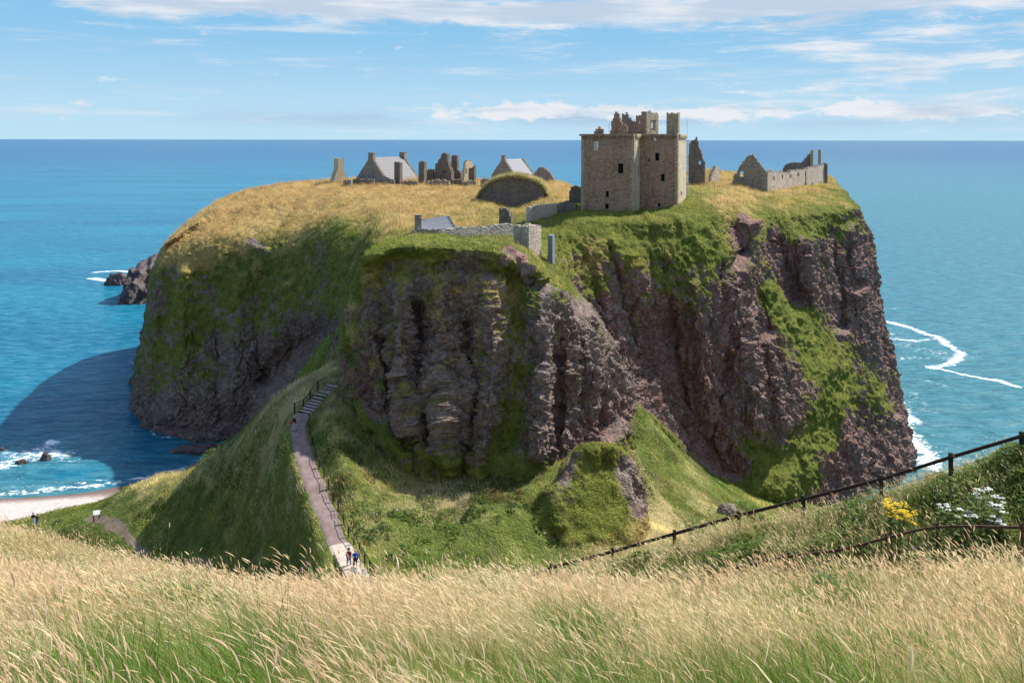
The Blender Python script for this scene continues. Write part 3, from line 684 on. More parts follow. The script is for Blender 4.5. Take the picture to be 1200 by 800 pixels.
loft('headland', RIBS, M_head, STROKES, True, 0.185, 1.0, 0, [8, 10, 70, 110, 62, 72, 66, 62, 42, 20])
KN = [
 ('b', [(585, 622, 84, 1, .2), (580, 628, 82, 1, .2), (575, 633, 81, 1, .1), (572, 640, 80, 1, .1), (565, 652, 78.5, 1, .2)]),
 ('b', [(625, 608, 88, 1, .3), (620, 598, 83.5, 1, .2), (615, 610, 82, 1, .1), (610, 625, 80.5, 1, .1), (605, 648, 78.5, 1, .2)]),
 ('b', [(660, 590, 90, 1, .3), (652, 562, 85, .9, .2), (645, 580, 83, .7, .1), (640, 605, 81, .9, .1), (635, 645, 79, 1, .2)]),
 ('b', [(682, 580, 92, 1, .3), (676, 527, 86.5, 1, .2), (668, 550, 84, .5, .1), (665, 590, 81.7, .6, .1), (660, 642, 79, 1, .2)]),
 ('b', [(706, 580, 93, 1, .3), (702, 520, 87, 1, .25), (700, 550, 85, .85, .1), (700, 590, 82.3, .8, .1), (700, 642, 79, 1, .3)]),
 ('b', [(724, 580, 93.5, 1, .3), (722, 523, 87.5, .9, .3), (730, 548, 86, .35, .1), (735, 590, 83.3, .6, .2), (735, 638, 80, 1, .5)]),
 ('b', [(728, 585, 93.5, 1, .5), (729, 535, 89, .7, .3), (746, 562, 88, .1, .1), (753, 592, 86.3, .3, .3), (757, 622, 84, 1, .7)]),
 ('b', [(722, 600, 95, 1, .5), (722, 562, 92.5, .8, .3), (735, 585, 92, .6, .3), (742, 605, 91, 1, .5), (748, 622, 90, 1, .7)]),
]
loft('grassy_knoll', KN, M_head, [('b', [(642, 562), (652, 585), (655, 612)], 9, -.4, -.08, .1), ('b', [(738, 545), (750, 600)], 10, .2, -.5, .1), ('b', [(672, 535), (660, 560)], 6, .4, -.3, 0)], False, 0.12, 0.55, 77, [24, 40, 44, 44, 14])

# ------------------------------------------------------------------ sea
def build_sea():
    def ax(lo, hi, step, far, k=1.22):
        a = [lo]; s = step
        while a[-1] > -far: s *= k; a.append(a[-1] - s)
        b = [hi]; s = step
        while b[-1] < far: s *= k; b.append(b[-1] + s)
        return np.array(a[::-1] + list(np.arange(lo + step, hi, step)) + b)
    xs = ax(-230, 190, 1.0, 260000)
    yb = ax(90, 430, 1.0, 260000); ys = yb[yb > -900]
    Xg, Yg = np.meshgrid(xs, ys, indexing='xy')
    xy = np.column_stack([Xg.ravel(), Yg.ravel()])
    foam = np.zeros(len(xy))
    nearm = (np.abs(xy[:, 0]) < 260) & (xy[:, 1] > 80) & (xy[:, 1] < 440)
    q = xy[nearm]
    wb = np.column_stack([fbm(np.column_stack([q / 7, np.zeros(len(q))]), 50, 3), fbm(np.column_stack([q / 7, np.zeros(len(q))]), 51, 3)])
    qq = q + wb * 1.6
    fo = np.zeros(len(q))
    def line(pl, wd, amp, z=0.0):
        nonlocal fo
        w_ = np.array([PZ(a, b, z)[:2] for a, b in pl]); fo = np.maximum(fo, amp * np.exp(-(polyline_dist(qq, w_) / wd) ** 2))
    line([(1035, 375), (1062, 382), (1085, 390), (1100, 394), (1112, 404), (1127, 414), (1122, 422), (1105, 427), (1087, 430)], 2.3, .78)
    line([(1087, 430), (1112, 434), (1140, 440), (1170, 445), (1197, 452)], 1.0, .95)
    line([(1040, 395), (1075, 399), (1098, 395)], 1.8, .68)
    line([(1036, 385), (1080, 410), (1110, 420)], 6.0, .40)
    line([(1040, 419), (1075, 419), (1112, 420)], 2.6, .50)
    line([(1046, 442), (1080, 444), (1110, 452)], 2.2, .42)
    line([(1050, 470), (1058, 480), (1066, 492)], 3.0, .72)
    line([(1052, 500), (1066, 510), (1078, 530), (1090, 545)], 4.5, .72)
    line([(1032, 360), (1050, 361)], 1.8, .5)
    line([(1045, 400), (1090, 410), (1125, 416)], 8.0, .44)
    line([(1055, 455), (1075, 470), (1095, 480)], 6.0, .40)
    line([(1060, 520), (1090, 525), (1120, 540)], 6.0, .42)
    line([(1050, 492), (1060, 500), (1070, 520)], 2.0, .95)
    line([(0, 528), (30, 524), (60, 528), (85, 538)], 6.0, .42)
    line([(0, 548), (20, 540), (45, 532), (70, 533)], 4.2, .66)
    line([(5, 535), (50, 524), (66, 522)], 2.4, .6)
    line([(55, 519), (66, 518)], 1.2, 1.0)
    line([(-30, 566), (10, 560), (40, 568)], 2.0, .3)
    line([(-60, 588), (0, 580), (60, 574), (120, 570), (170, 561), (196, 554)], 1.5, .66)
    line([(0, 574), (60, 568), (140, 562)], 1.4, .45)
    line([(196, 554), (222, 547), (240, 535)], 1.3, .6)
    line([(168, 490), (186, 511), (215, 513)], 0.8, .6)
    line([(215, 514), (245, 516), (262, 514)], 0.7, .8)
    line([(108, 327), (130, 330), (150, 333), (160, 338)], 3.0, .8)
    line([(110, 320), (140, 318), (165, 322), (180, 324)], 2.6, .75)
    line([(0, 297), (60, 300), (120, 304)], 2.2, .42)
    line([(150, 423), (160, 430)], 1.0, .5)
    foam[nearm] = fo
    shore = np.array([PZ(a, b)[:2] for a, b in [(-120, 596), (0, 585), (100, 578), (172, 564), (215, 551), (240, 536)]])
    ds = np.full(len(xy), 999.0); ds[nearm] = polyline_dist(q, shore)
    rks = np.array([PZ(40, 535)[:2], PZ(60, 535)[:2]]); ds[nearm] = np.minimum(ds[nearm], polyline_dist(q, rks) * 0.9 + 2)
    shallow = np.clip(np.exp(-ds / 13.0), 0, 1)
    rr = np.hypot(xy[:, 0], xy[:, 1])
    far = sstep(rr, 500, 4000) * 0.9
    glitter_teal = sstep(np.arctan2(xy[:, 0], np.maximum(xy[:, 1], 1)), 0.0, 0.55) * (1 - 0.6 * sstep(rr, 600, 5000))  # lighter water to the right: sun glitter put into the colour
    V = np.column_stack([xy, np.zeros(len(xy))])
    o = mesh_np('sea', V, grid_faces(len(ys), len(xs))[:, ::-1], M_sea, True, attrs={'foam': foam, 'shallow': shallow, 'far': far, 'glitter_teal': glitter_teal})
    tag(o, kind='structure')
build_sea()

# ------------------------------------------------------------------ masonry
class Wall:
    """vertical wall plane standing at a spot, turned by rz; pixel outlines are carried onto it"""
    def __init__(s, px, Y, rz, zb):
        s.ox, s.oy = (px - CX) * Y / F, Y; s.rz = rz; s.tx, s.ty = math.cos(rz), math.sin(rz); s.zb = zb
    def loc(s, px, py):
        k = (px - CX) / F; x = (k * s.oy - s.ox) / (s.tx - k * s.ty); Y = s.oy + x * s.ty
        return x, CZ - (py - HY) * Y / F - s.zb

def inpoly(x, z, poly):
    r = False; n = len(poly); j = n - 1
    for i in range(n):
        xi, zi = poly[i]; xj, zj = poly[j]
        if (zi > z) != (zj > z) and x < (xj - xi) * (z - zi) / (zj - zi) + xi: r = not r
        j = i
    return r

def cell_wall(poly, thick, holes=(), cx=0.3, cz=0.25, jag=0.5, seed=1, y0=0.0, depth=2.0):
    """masonry of courses: stones inside the outline, none in the openings, uneven top"""
    rd = random.Random(seed)
    xs = [p[0] for p in poly]; zs = [p[1] for p in poly]
    x0, x1, z1 = min(xs), max(xs), max(zs); zlo = -depth
    nx = max(1, round((x1 - x0) / cx)); cx = (x1 - x0) / nx; nzz = int(math.ceil((z1 - zlo) / cz)) + 1
    low = {}
    for i in range(nx):
        x = x0 + (i + .5) * cx
        col = [p[1] for p in poly]
        zz = [z for z in np.arange(min(zs), z1, 0.1) if inpoly(x, z, poly)]
        low[i] = min(zz) if zz else 1e9
    full = set()
    for i in range(nx):
        off = rd.uniform(-jag, jag) * cz * 2
        for j in range(nzz):
            x = x0 + (i + .5) * cx; z = zlo + (j + .5) * cz
            ok = inpoly(x, z + off, poly) or (z < low[i] + .2 and low[i] < 1e8)
            if ok and not any(a < x < c and b < z < d for a, b, c, d in holes): full.add((i, j))
    for k in list(full):        # no floating stones
        if (k[0], k[1] - 1) not in full and (k[0] - 1, k[1]) not in full and (k[0] + 1, k[1]) not in full: full.discard(k)
    V = []; idx = {}; Fc = []
    def v(i, j, b):
        key = (i, j, b)
        if key not in idx:
            idx[key] = len(V); e = 0.03
            V.append((x0 + i * cx + rd.uniform(-e, e), y0 + (thick if b else 0) + rd.uniform(-.025, .025), zlo + j * cz + rd.uniform(-e, e)))
        return idx[key]
    for i, j in full:
        Fc.append((v(i, j, 0), v(i + 1, j, 0), v(i + 1, j + 1, 0), v(i, j + 1, 0)))
        Fc.append((v(i + 1, j, 1), v(i, j, 1), v(i, j + 1, 1), v(i + 1, j + 1, 1)))
        if (i - 1, j) not in full: Fc.append((v(i, j, 1), v(i, j, 0), v(i, j + 1, 0), v(i, j + 1, 1)))
        if (i + 1, j) not in full: Fc.append((v(i + 1, j, 0), v(i + 1, j, 1), v(i + 1, j + 1, 1), v(i + 1, j + 1, 0)))
        if (i, j + 1) not in full: Fc.append((v(i, j + 1, 0), v(i + 1, j + 1, 0), v(i + 1, j + 1, 1), v(i, j + 1, 1)))
        if (i, j - 1) not in full: Fc.append((v(i, j, 1), v(i + 1, j, 1), v(i + 1, j, 0), v(i, j, 0)))
    return V, Fc

def pyobj(name, V, Fc, mat, parent=None, loc=None, rz=None):
    me = bpy.data.meshes.new(name); me.from_pydata(V, [], Fc); me.update(); me.materials.append(mat)
    o = bpy.data.objects.new(name, me); COL.objects.link(o)
    if parent: o.parent = parent
    if loc is not None: o.location = loc
    if rz is not None: o.rotation_euler = (0, 0, rz)
    return o

_sd = [10]
def ruin(name, label, cat, px, base, Y, deg, poly, mat, thick=0.9, holes=(), group=None, jag=0.5, cx=0.3, cz=0.25, parent=None, part='wall', depth=2.0):
    """a ruined wall or gable; returns its root (an Empty with the wall as its part)"""
    zb = CZ - (base - HY) * Y / F
    W = Wall(px, Y, R(deg), zb)
    pl = [W.loc(a, b) for a, b in poly]
    hs = []
    for a, b, c, d in holes:
        q = W.loc(a, d); s = W.loc(c, b); hs.append((q[0], q[1], s[0], s[1]))
    _sd[0] += 1
    V, Fc = cell_wall(pl, thick, hs, cx, cz, jag, _sd[0], 0.0, depth)
    if parent is None:
        o = pyobj(name, V, Fc, mat, None, (W.ox, W.oy, zb), R(deg)); tag(o, label, cat, group); return o, W
    o = pyobj(part, V, Fc, mat, parent)
    o.location = parent.matrix_basis.inverted() @ Vector((W.ox, W.oy, zb)); o.rotation_euler = (0, 0, R(deg) - parent.rotation_euler.z)
    return o, W

# ---- the keep: L-shaped tower of two blocks
def build_keep():
    phi = R(-22); t = np.array([math.cos(phi), math.sin(phi)]); inn = np.array([-math.sin(phi), math.cos(phi)])
    C = np.array([(743 - CX) * 147 / F, 147.0]); zb = 50.2; Hh = 65.0 - zb
    root = empty('castle_keep', (C[0], C[1], zb), phi)
    tag(root, 'tall square roofless tower house of red brown rubble, the largest ruin on the headland', 'castle keep')
    WA, S, WB, DB = 10.07, 4.7, 7.1, 9.0
    def wpx(o2, ang, px, py):
        W = Wall(0, 1, ang, zb); W.ox, W.oy = o2; return W.loc(px, py)
    def wall(o2, ang, L, holes_px, mat, seed, start=0.0):
        """o2 start corner in world, ang direction"""
        hs = []
        for a, b, c, d in holes_px:
            q = wpx(o2, ang, a, d); s = wpx(o2, ang, c, b); hs.append((q[0], q[1], s[0], s[1]))
        V, Fc = cell_wall([(start, -0.1), (L, -0.1), (L, Hh), (start, Hh)], 1.2, hs, 0.28, 0.24, 0.0, seed, 0.0, 3.0)
        o = pyobj('wall', V, Fc, mat, root)
        rel = np.array(o2) - C; o.location = (rel @ t, rel @ inn, 0); o.rotation_euler = (0, 0, ang - phi)
        # windows: reveal surround, set 3 mm proud
        for (x0, z0, x1, z1) in hs:
            m = MB(); f = 0.14; p = -0.035
            m.box(x0 - f, p, z1, x1 + f, 0.25, z1 + .2); m.box(x0 - f, p - .02, z0 - .14, x1 + f, 0.25, z0)
            m.box(x0 - f, p, z0, x0, 0.25, z1); m.box(x1, p, z0, x1 + f, 0.25, z1)
            wd = m.build('window', mat if mat is M_sunlit else M_keepdress, root)
            wd.location = o.location; wd.rotation_euler = o.rotation_euler
            m = MB(); m.box(x0 - .05, 0.85, z0 - .05, x1 + .05, 0.9, z1 + .05); v_ = m.build('shade_panel', M_shade, wd)  # near-black sheet behind the window, painted in place of interior shade
        # corbel course and parapet: part of the wall top
        m = MB(); x = start
        while x < L - 0.3:
            m.box(x + 0.08, -0.30, Hh - 0.62, x + 0.36, 0.3, Hh - 0.25); x += 0.56
        m.box(start - (0.30 if start == 0 else 0), -0.33, Hh - 0.25, L + 0.0, 0.9, Hh + 0.12)
        c = m.build('corbel_course', mat, root, bevel=0.03); c.location = o.location; c.rotation_euler = o.rotation_euler
        return o
    A0 = C - WA * t
    wall(A0, phi, WA, [(724, 191, 730.5, 203), (710, 224, 714, 231), (709, 239, 713.5, 245)], M_keep, 1)
    ang_side = phi + R(90)                      # running inwards from a right-hand corner: its outer side faces right
    wall(C, ang_side, S, [(747.3, 193, 749.3, 206)], M_sunlit, 2, 1.2)  # sun-facing side painted in the lighter stone
    B0 = C + S * inn
    wall(B0, phi, WB, [(767.7, 178.7, 772.5, 188.7), (774, 203.7, 779, 212), (759.7, 185.7, 762, 189.7), (770.7, 237.7, 774, 242.6)], M_keep, 3)
    C2 = B0 + WB * t
    wall(C2, ang_side, DB, [(798, 224, 799.4, 229)], M_sunlit, 4, 1.2)  # lighter colour again for the side turned to the sun
    D2 = C2 + DB * inn
    wall(D2, phi + R(180), WA + WB, [], M_keep, 5, 1.2)
    wall(D2 - (WA + WB) * t, phi - R(90), S + DB - 1.2, [], M_keep, 6, 1.2)
    m = MB(); m.box(-WA + 1.15, 1.15, Hh - 1.3, -1.15, S + DB - 1.15, Hh - 1.1); m.box(-1.15, S + 1.15, Hh - 1.3, WB - 1.15, S + DB - 1.15, Hh - 1.1)
    m.build('darkening_slab', M_grey, root)  # roof slab added inside to keep daylight out of the hollow tower
    for zf in (3.5, 8.0):
        m = MB(); m.box(-WA + 1.15, 1.15, zf, -1.15, S + DB - 1.15, zf + .2); m.box(-1.15, S + 1.15, zf, WB - 1.15, S + DB - 1.15, zf + .2); m.build('floor', M_shade, root)  # black slabs added inside so the window holes stay dark
    for (qx, qy, sgn) in ((-WA, 0, 1), (0, 0, -1), (WB, S, -1)):
        m = MB(); z = 0.2; k = 0
        while z < Hh - .9:
            L_ = .62 if k % 2 else .34; h_ = random.uniform(.30, .40)
            if sgn > 0: m.box(qx - .02, qy - .035, z, qx + L_, qy + .3, z + h_ - .03)
            else: m.box(qx - L_, qy - .035, z, qx + .035, qy + (.34 if k % 2 else .62), z + h_ - .03)
            z += h_; k += 1
        m.build('quoin_course', M_quoin, root, bevel=.015)
    # carved panel and niche
    W = Wall(0, 1, phi, zb); W.ox, W.oy = A0
    x0, z0 = W.loc(696.3, 176); x1, z1 = W.loc(701.3, 166)
    m = MB(); m.box(x0, -.05, z0, x0 + .22, .1, z1 - .25); m.box(x0 + .38, -.05, z0 + .3, x1, .1, z1); m.box(x0, -.05, z1 - .2, x1 - .2, .1, z1); m.box(x0 + .15, -.05, z0, x1 - .1, .1, z0 + .18)
    p = m.build('carved_panel', M_whitestone, root); p.location = (-WA, 0, 0)
    W = Wall(0, 1, phi, zb); W.ox, W.oy = B0
    x0, z0 = W.loc(766.3, 165); x1, z1 = W.loc(769, 160)
    m = MB(); m.box(x0, -.05, z0, x1, .1, z1); p = m.build('carved_panel', M_whitestone, root); p.location = (0, S, 0)
    # ruined cap-house walls, chimney and turret stub on the wall head
    top = zb + Hh
    def up(poly, px, Y, deg, mat, thick, part, holes=(), jag=.7, cx=.26, cz=.22):
        base = HY - (top - 0.9 - CZ) * F / Y
        poly = [(a, base + 1 if i in (0, len(poly) - 1) else b) for i, (a, b) in enumerate(poly)]
        return ruin('', '', '', px, base, Y, deg, poly, mat, thick, holes, None, jag, cx, cz, root, part, 0.2)[0]
    up([(714.7, 156), (716, 144.5), (718, 139), (721, 131), (723.4, 132), (728, 143), (734, 150), (738, 156)], 714.7, 153, -22, M_keep, .8, 'gable')
    up([(728.7, 156), (728.7, 133), (734, 133), (737, 138), (742, 141), (747, 144), (747, 156)], 728.7, 156.5, -22, M_grey, .8, 'gable')
    up([(745, 156), (745.5, 136), (752, 132.5), (758, 132), (758, 156)], 745, 153.5, -22, M_keep, .8, 'cap_house_wall', [(747.5, 141, 750, 144)])
    up([(758, 156), (758, 132), (765, 132.5), (771.5, 135), (771, 156)], 758, 152.6, 40, M_sunlit, .8, 'cap_house_wall', [(762.5, 140, 768.5, 152)])
    up([(752, 156), (752, 133), (762, 131), (771, 134), (771, 156)], 752, 158.5, -22, M_sunlit, .7, 'cap_house_wall', [(763, 142, 768, 150)])
    up([(781, 156), (781, 132), (784, 133), (788, 131.5), (791, 133), (795, 132), (795, 156)], 781, 151.5, -22, M_pale2, 1.7, 'chimney', (), .2)
    up([(696, 156), (697, 151), (701, 149), (706, 150), (706, 156)], 696, 151.5, -22, M_keep, .9, 'turret_stub')
    m = MB(); m.tube([(-5.1, 1.5, Hh), (-5.1, 1.5, Hh + 2.2)], .03, 6); m.tube([(-5.1, 1.5, Hh + 1.6), (-4.4, 1.4, Hh + 2.4)], .02, 6); m.tube([(-5.1, 1.5, Hh + 1.2), (-5.8, 1.5, Hh + 1.7)], .02, 6)
    m.build('aerial', M_iron, root)

M_quoin = stone_mat('keep_quoin_stone', (0.36, 0.26, 0.175), (0.50, 0.39, 0.27), (0.46, 0.36, 0.22), 2)
M_whitestone = simple_mat('pale_carved_stone', (0.55, 0.52, 0.46), (0.68, 0.65, 0.58), 4, 0.9)
M_keepdress = stone_mat('keep_dressed_margin', (0.26, 0.18, 0.14), (0.38, 0.28, 0.2), (0.34, 0.27, 0.17), 3)
M_pale2 = stone_mat('tan_chimney_stone', (0.30, 0.23, 0.15), (0.42, 0.33, 0.22), (0.42, 0.33, 0.14), 2.2)
build_keep()

# ---- pitched house with two gables and a slate slope
def house(name, label, px_gl, px_gr, py_apex, py_eave, py_base, Y, deg, length, mat, roofmat, chim, group=None, chim_far=None, thick=.8):
    zb = CZ - (py_base - HY) * Y / F
    W = Wall(px_gl, Y, R(deg), zb)
    w_, ze = W.loc(px_gr, py_eave); zr = W.loc((px_gl + px_gr) / 2, py_apex)[1]
    ze = W.loc(px_gl, py_eave)[1]
    root = empty(name, (W.ox, W.oy, zb), R(deg)); tag(root, label, 'house', group)
    for y in (0.0, length - thick):
        _sd[0] += 1
        V, Fc = cell_wall([(0, -.1), (w_, -.1), (w_, ze), (w_ * .5 + .35, zr + .12), (w_ * .5 - .35, zr + .12), (0, ze)], thick, (), .25, .2, .12, _sd[0], y, 3.0)
        pyobj('gable', V, Fc, mat, root)
    m = MB(); m.box(0.05, thick, -3, thick, length - thick, ze); m.box(w_ - thick, thick, -3, w_ - .05, length - thick, ze); m.build('wall', mat, root)
    sl = (zr - ze) / (w_ / 2)
    m = MB()
    a = .12
    for sg in (-1, 1):
        xe = w_ / 2 + sg * (w_ / 2 + .25); zE = ze - .25 * sl
        n = 9                                    # slate courses, each a lapped strip
        for k in range(n):
            f0, f1 = k / n, (k + 1) / n + .015
            p0 = (xe + (w_ / 2 - xe) * f0, 0, zE + (zr - zE) * f0 + .10); p1 = (xe + (w_ / 2 - xe) * min(f1, 1), 0, zE + (zr - zE) * min(f1, 1) + .05)
            m.prism([(p0[0], thick + .02, p0[2]), (p0[0], length - thick - .02, p0[2]), (p1[0], length - thick - .02, p1[2]), (p1[0], thick + .02, p1[2])], (0, 0, -.1))
    rf = m.build('roof', roofmat, root)
    for (cw, chh, y) in chim:
        m = MB(); m.box(w_ / 2 - cw / 2, y, zr - 1.2, w_ / 2 + cw / 2, y + thick + .25, zr + chh); m.box(w_ / 2 - cw / 2 - .08, y - .08, zr + chh, w_ / 2 + cw / 2 + .08, y + thick + .33, zr + chh + .16)
        m.build('chimney', M_grey if mat is not M_dark else M_lichen, rf, bevel=.03)
    return root
M_lichen = stone_mat('lichened_chimney_stone', (0.26, 0.18, 0.08), (0.36, 0.26, 0.13), (0.42, 0.30, 0.08), 2.4)
GR = 'roofless walls of the far courtyard range'
house('slate_roofed_house', 'roofed house with pale slate slope and chimneys at both gables, left of the far ruins', 417, 452, 185, 210, 221, 224, -32, 14.5, M_grey, M_slate, [(1.7, 1.2, -.05), (1.9, 1.2, 13.3)])
house('small_slate_house', 'small slate roofed house with one chimney peeping over the turf topped vault', 576, 603, 187, 205, 222, 238, -35, 10.5, M_grey, M_slate2, [(1.1, 1.1, -.05)])
# far courtyard ruins
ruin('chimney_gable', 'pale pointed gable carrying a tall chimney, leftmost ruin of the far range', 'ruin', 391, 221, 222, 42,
     [(391.5, 222), (391.5, 211), (393.5, 206), (396, 199), (396.5, 186), (403, 186), (403.5, 199), (406.5, 207), (407.5, 211), (407.5, 222)], M_sunlit, 2.2, (), None, .25)
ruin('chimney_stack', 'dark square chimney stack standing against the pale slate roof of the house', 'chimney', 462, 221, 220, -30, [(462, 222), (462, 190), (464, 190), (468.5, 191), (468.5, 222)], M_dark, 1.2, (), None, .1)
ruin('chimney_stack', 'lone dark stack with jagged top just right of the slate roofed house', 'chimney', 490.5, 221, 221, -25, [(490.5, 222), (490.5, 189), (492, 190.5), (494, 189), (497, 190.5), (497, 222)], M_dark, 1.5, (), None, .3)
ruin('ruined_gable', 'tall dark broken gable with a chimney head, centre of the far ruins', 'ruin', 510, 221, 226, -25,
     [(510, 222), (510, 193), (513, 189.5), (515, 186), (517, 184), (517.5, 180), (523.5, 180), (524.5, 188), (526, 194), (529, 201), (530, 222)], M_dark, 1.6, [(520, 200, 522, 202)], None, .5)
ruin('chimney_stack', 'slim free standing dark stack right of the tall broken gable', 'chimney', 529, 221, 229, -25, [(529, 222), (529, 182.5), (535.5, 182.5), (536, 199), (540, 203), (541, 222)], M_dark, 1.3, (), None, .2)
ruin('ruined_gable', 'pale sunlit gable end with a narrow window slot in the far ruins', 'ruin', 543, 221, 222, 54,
     [(543, 222), (545, 197), (546, 190), (549, 188), (553, 188.5), (555, 196), (557.5, 205), (558, 222)], M_sunlit, .8, [(545.6, 198, 547, 204)], None, .3)
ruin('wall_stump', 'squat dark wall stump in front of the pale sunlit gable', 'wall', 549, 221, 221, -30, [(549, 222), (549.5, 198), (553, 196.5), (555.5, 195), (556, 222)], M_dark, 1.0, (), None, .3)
ruin('courtyard_wall', 'dark wall with level top joining the lone stack to the tall broken gable', 'wall', 498, 221, 227, -12, [(498, 222), (498, 199.5), (509, 198.5), (511, 222)], M_dark, .9, (), GR)
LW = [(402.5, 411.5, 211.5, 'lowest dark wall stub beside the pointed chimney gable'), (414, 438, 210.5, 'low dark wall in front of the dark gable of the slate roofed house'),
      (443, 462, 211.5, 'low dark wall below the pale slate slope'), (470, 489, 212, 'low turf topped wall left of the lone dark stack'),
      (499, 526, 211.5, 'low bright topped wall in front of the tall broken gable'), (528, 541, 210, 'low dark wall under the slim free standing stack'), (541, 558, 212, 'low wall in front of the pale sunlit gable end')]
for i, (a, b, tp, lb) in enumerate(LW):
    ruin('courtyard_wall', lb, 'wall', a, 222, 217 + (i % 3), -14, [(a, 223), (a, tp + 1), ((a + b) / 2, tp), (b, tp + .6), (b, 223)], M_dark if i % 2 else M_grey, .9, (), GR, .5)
ruin('ruined_gable', 'dark rubble gable with a sagging peak right of the turf topped vault', 'ruin', 622, 222, 226, -25,
     [(622, 223), (623, 206), (627, 201), (631, 197), (634, 196), (641, 198), (645, 204), (649, 210), (654, 216), (654, 223)], M_grey, 1.0, (), None, .6)
ruin('wall_stump', 'small rubble wall end between the far ruins and the turf topped vault', 'wall', 563, 222, 215, -20, [(563, 223), (563, 211), (567, 209), (573, 209.5), (574, 223)], M_grey, .9)
# vaulted building under turf
def build_vault():
    Y = 182; zb = CZ - (243 - HY) * Y / F
    W = Wall(564, Y, R(-14), zb)
    root = empty('turf_topped_vault', (W.ox, W.oy, zb), R(-14)); tag(root, 'low round vault of dark rubble under a thick turf cap, left of the keep', 'vaulted ruin')
    out = [(562, 225), (568, 219), (577, 213.5), (590, 210), (604, 208.5), (618, 210), (630, 213.5), (638, 219), (628, 228), (618, 235), (607, 241), (598, 244), (588, 244), (580, 238), (572, 231)]
    _sd[0] += 1
    V, Fc = cell_wall([W.loc(a, b) for a, b in out], .9, (), .28, .24, .3, _sd[0], 0, 2.0)
    pyobj('wall', V, Fc, M_dark, root)
    # turf cap: a dome lying on the vault behind the wall head
    top = [W.loc(a, b) for a, b in [(557, 238), (561, 226), (566, 218), (574, 211.5), (584, 206.5), (596, 203.5), (608, 204), (620, 206.5), (631, 211), (639, 218), (645, 232)]]
    pts = catmull(np.array(top), 10); n = len(pts); rows = []
    for k, (y, dz) in enumerate([(-.35, -1.0), (-.5, -.5), (-.1, -.12), (1.2, 0.05), (3.5, .0), (6.5, -.8), (9.5, -2.6), (11.5, -5)]):
        rows.append(np.column_stack([pts[:, 0], np.full(n, y), pts[:, 1] + dz]))
    V = np.array(rows).reshape(-1, 3); V[:, 2] += 0.25 * fbm(V / 1.2, 60, 3); V[:, 1] += .2 * fbm(V / 1.0, 61, 2)
    zr = np.zeros(len(V))
    o = mesh_np('turf_cap', V, grid_faces(len(rows), n), M_head, True, attrs={'g': zr + 1, 'd': zr + .55, 'r': zr}, parent=root)
    return root, V
VAULT, VAULT_V = build_vault()
# walls about the gate, on top of the front crag
def gatehouse():
    Y = 113
    zb = CZ - (276 - HY) * Y / F; W = Wall(480, Y, R(10), zb)
    root = empty('gatehouse', (W.ox, W.oy, zb), R(10)); tag(root, 'low gatehouse with pale slate roof and one square chimney on the front crag', 'gatehouse')
    L = W.loc(534, 270)[0]; _sd[0] += 1
    V, Fc = cell_wall([W.loc(479, 277), W.loc(484, 270), W.loc(493, 268.5), W.loc(510, 269), W.loc(521, 273), W.loc(534, 274), W.loc(534, 277)], .6, (), .2, .16, .4, _sd[0], 0, 1.5)
    pyobj('wall', V, Fc, M_grey, root)
    x0, z0 = W.loc(495, 270.5); x1, z1 = W.loc(533.5, 268.3); xr0, zr0 = W.loc(495, 263.5); xr1, zr1 = W.loc(526.5, 257.5)
    k = 1.0 + 2.6 / Y
    m = MB(); n = 7
    for i in range(n):
        f0, f1 = i / n, (i + 1) / n + .02
        a = [(x0 + (xr0 - x0) * f, .62 + 2.6 * f, z0 + (zr0 - z0 + .3) * f) for f in (f0, f1)]; b = [(x1 + (xr1 - x1) * f, .62 + 2.6 * f, z1 + (zr1 - z1 + .3) * f) for f in (f0, f1)]
        m.prism([a[0], b[0], b[1], a[1]], (0, .02, -.08))
    m.build('roof', M_slate2, root)
    m = MB(); a, b = W.loc(487, 277), W.loc(494.3, 253.5); m.box(a[0], .65, -1, b[0], 1.6, b[1]); m.box(a[0] - .06, .6, b[1], b[0] + .06, 1.66, b[1] + .13)
    m.build('chimney', M_grey, root, bevel=.02)
    for i in range(6):                                           # crow-stepped right gable
        m = MB()
        xs_ = x1 + (xr1 - x1) * i / 6; z_ = z1 + (zr1 + .3 - z1) * i / 6
        m.box(xs_ - .02, .62 + 2.6 * i / 6, z_ - 1.4, xs_ + .28, .62 + 2.6 * (i + 1) / 6, z_ + .22)
        m.build('crow_step', M_curtain, root)
    m = MB(); m.box(x0, .62, -1, x0 + .3, 3.3, z0); m.box(xr0, 3.2, -1, xr1, 3.5, zr1 - .2); m.build('back_wall', M_grey, root)
gatehouse()
ruin('curtain_wall', 'sunlit grey rubble wall running along the top of the front crag', 'wall', 518, 282, 109, 40,
     [(518, 284), (518, 272), (525, 268.5), (536, 266.5), (548, 267), (560, 266.5), (572, 266), (584, 264), (594, 262.8), (602, 263), (602, 284)], M_curtain, .8, (), None, .35, .2, .16, depth=3)
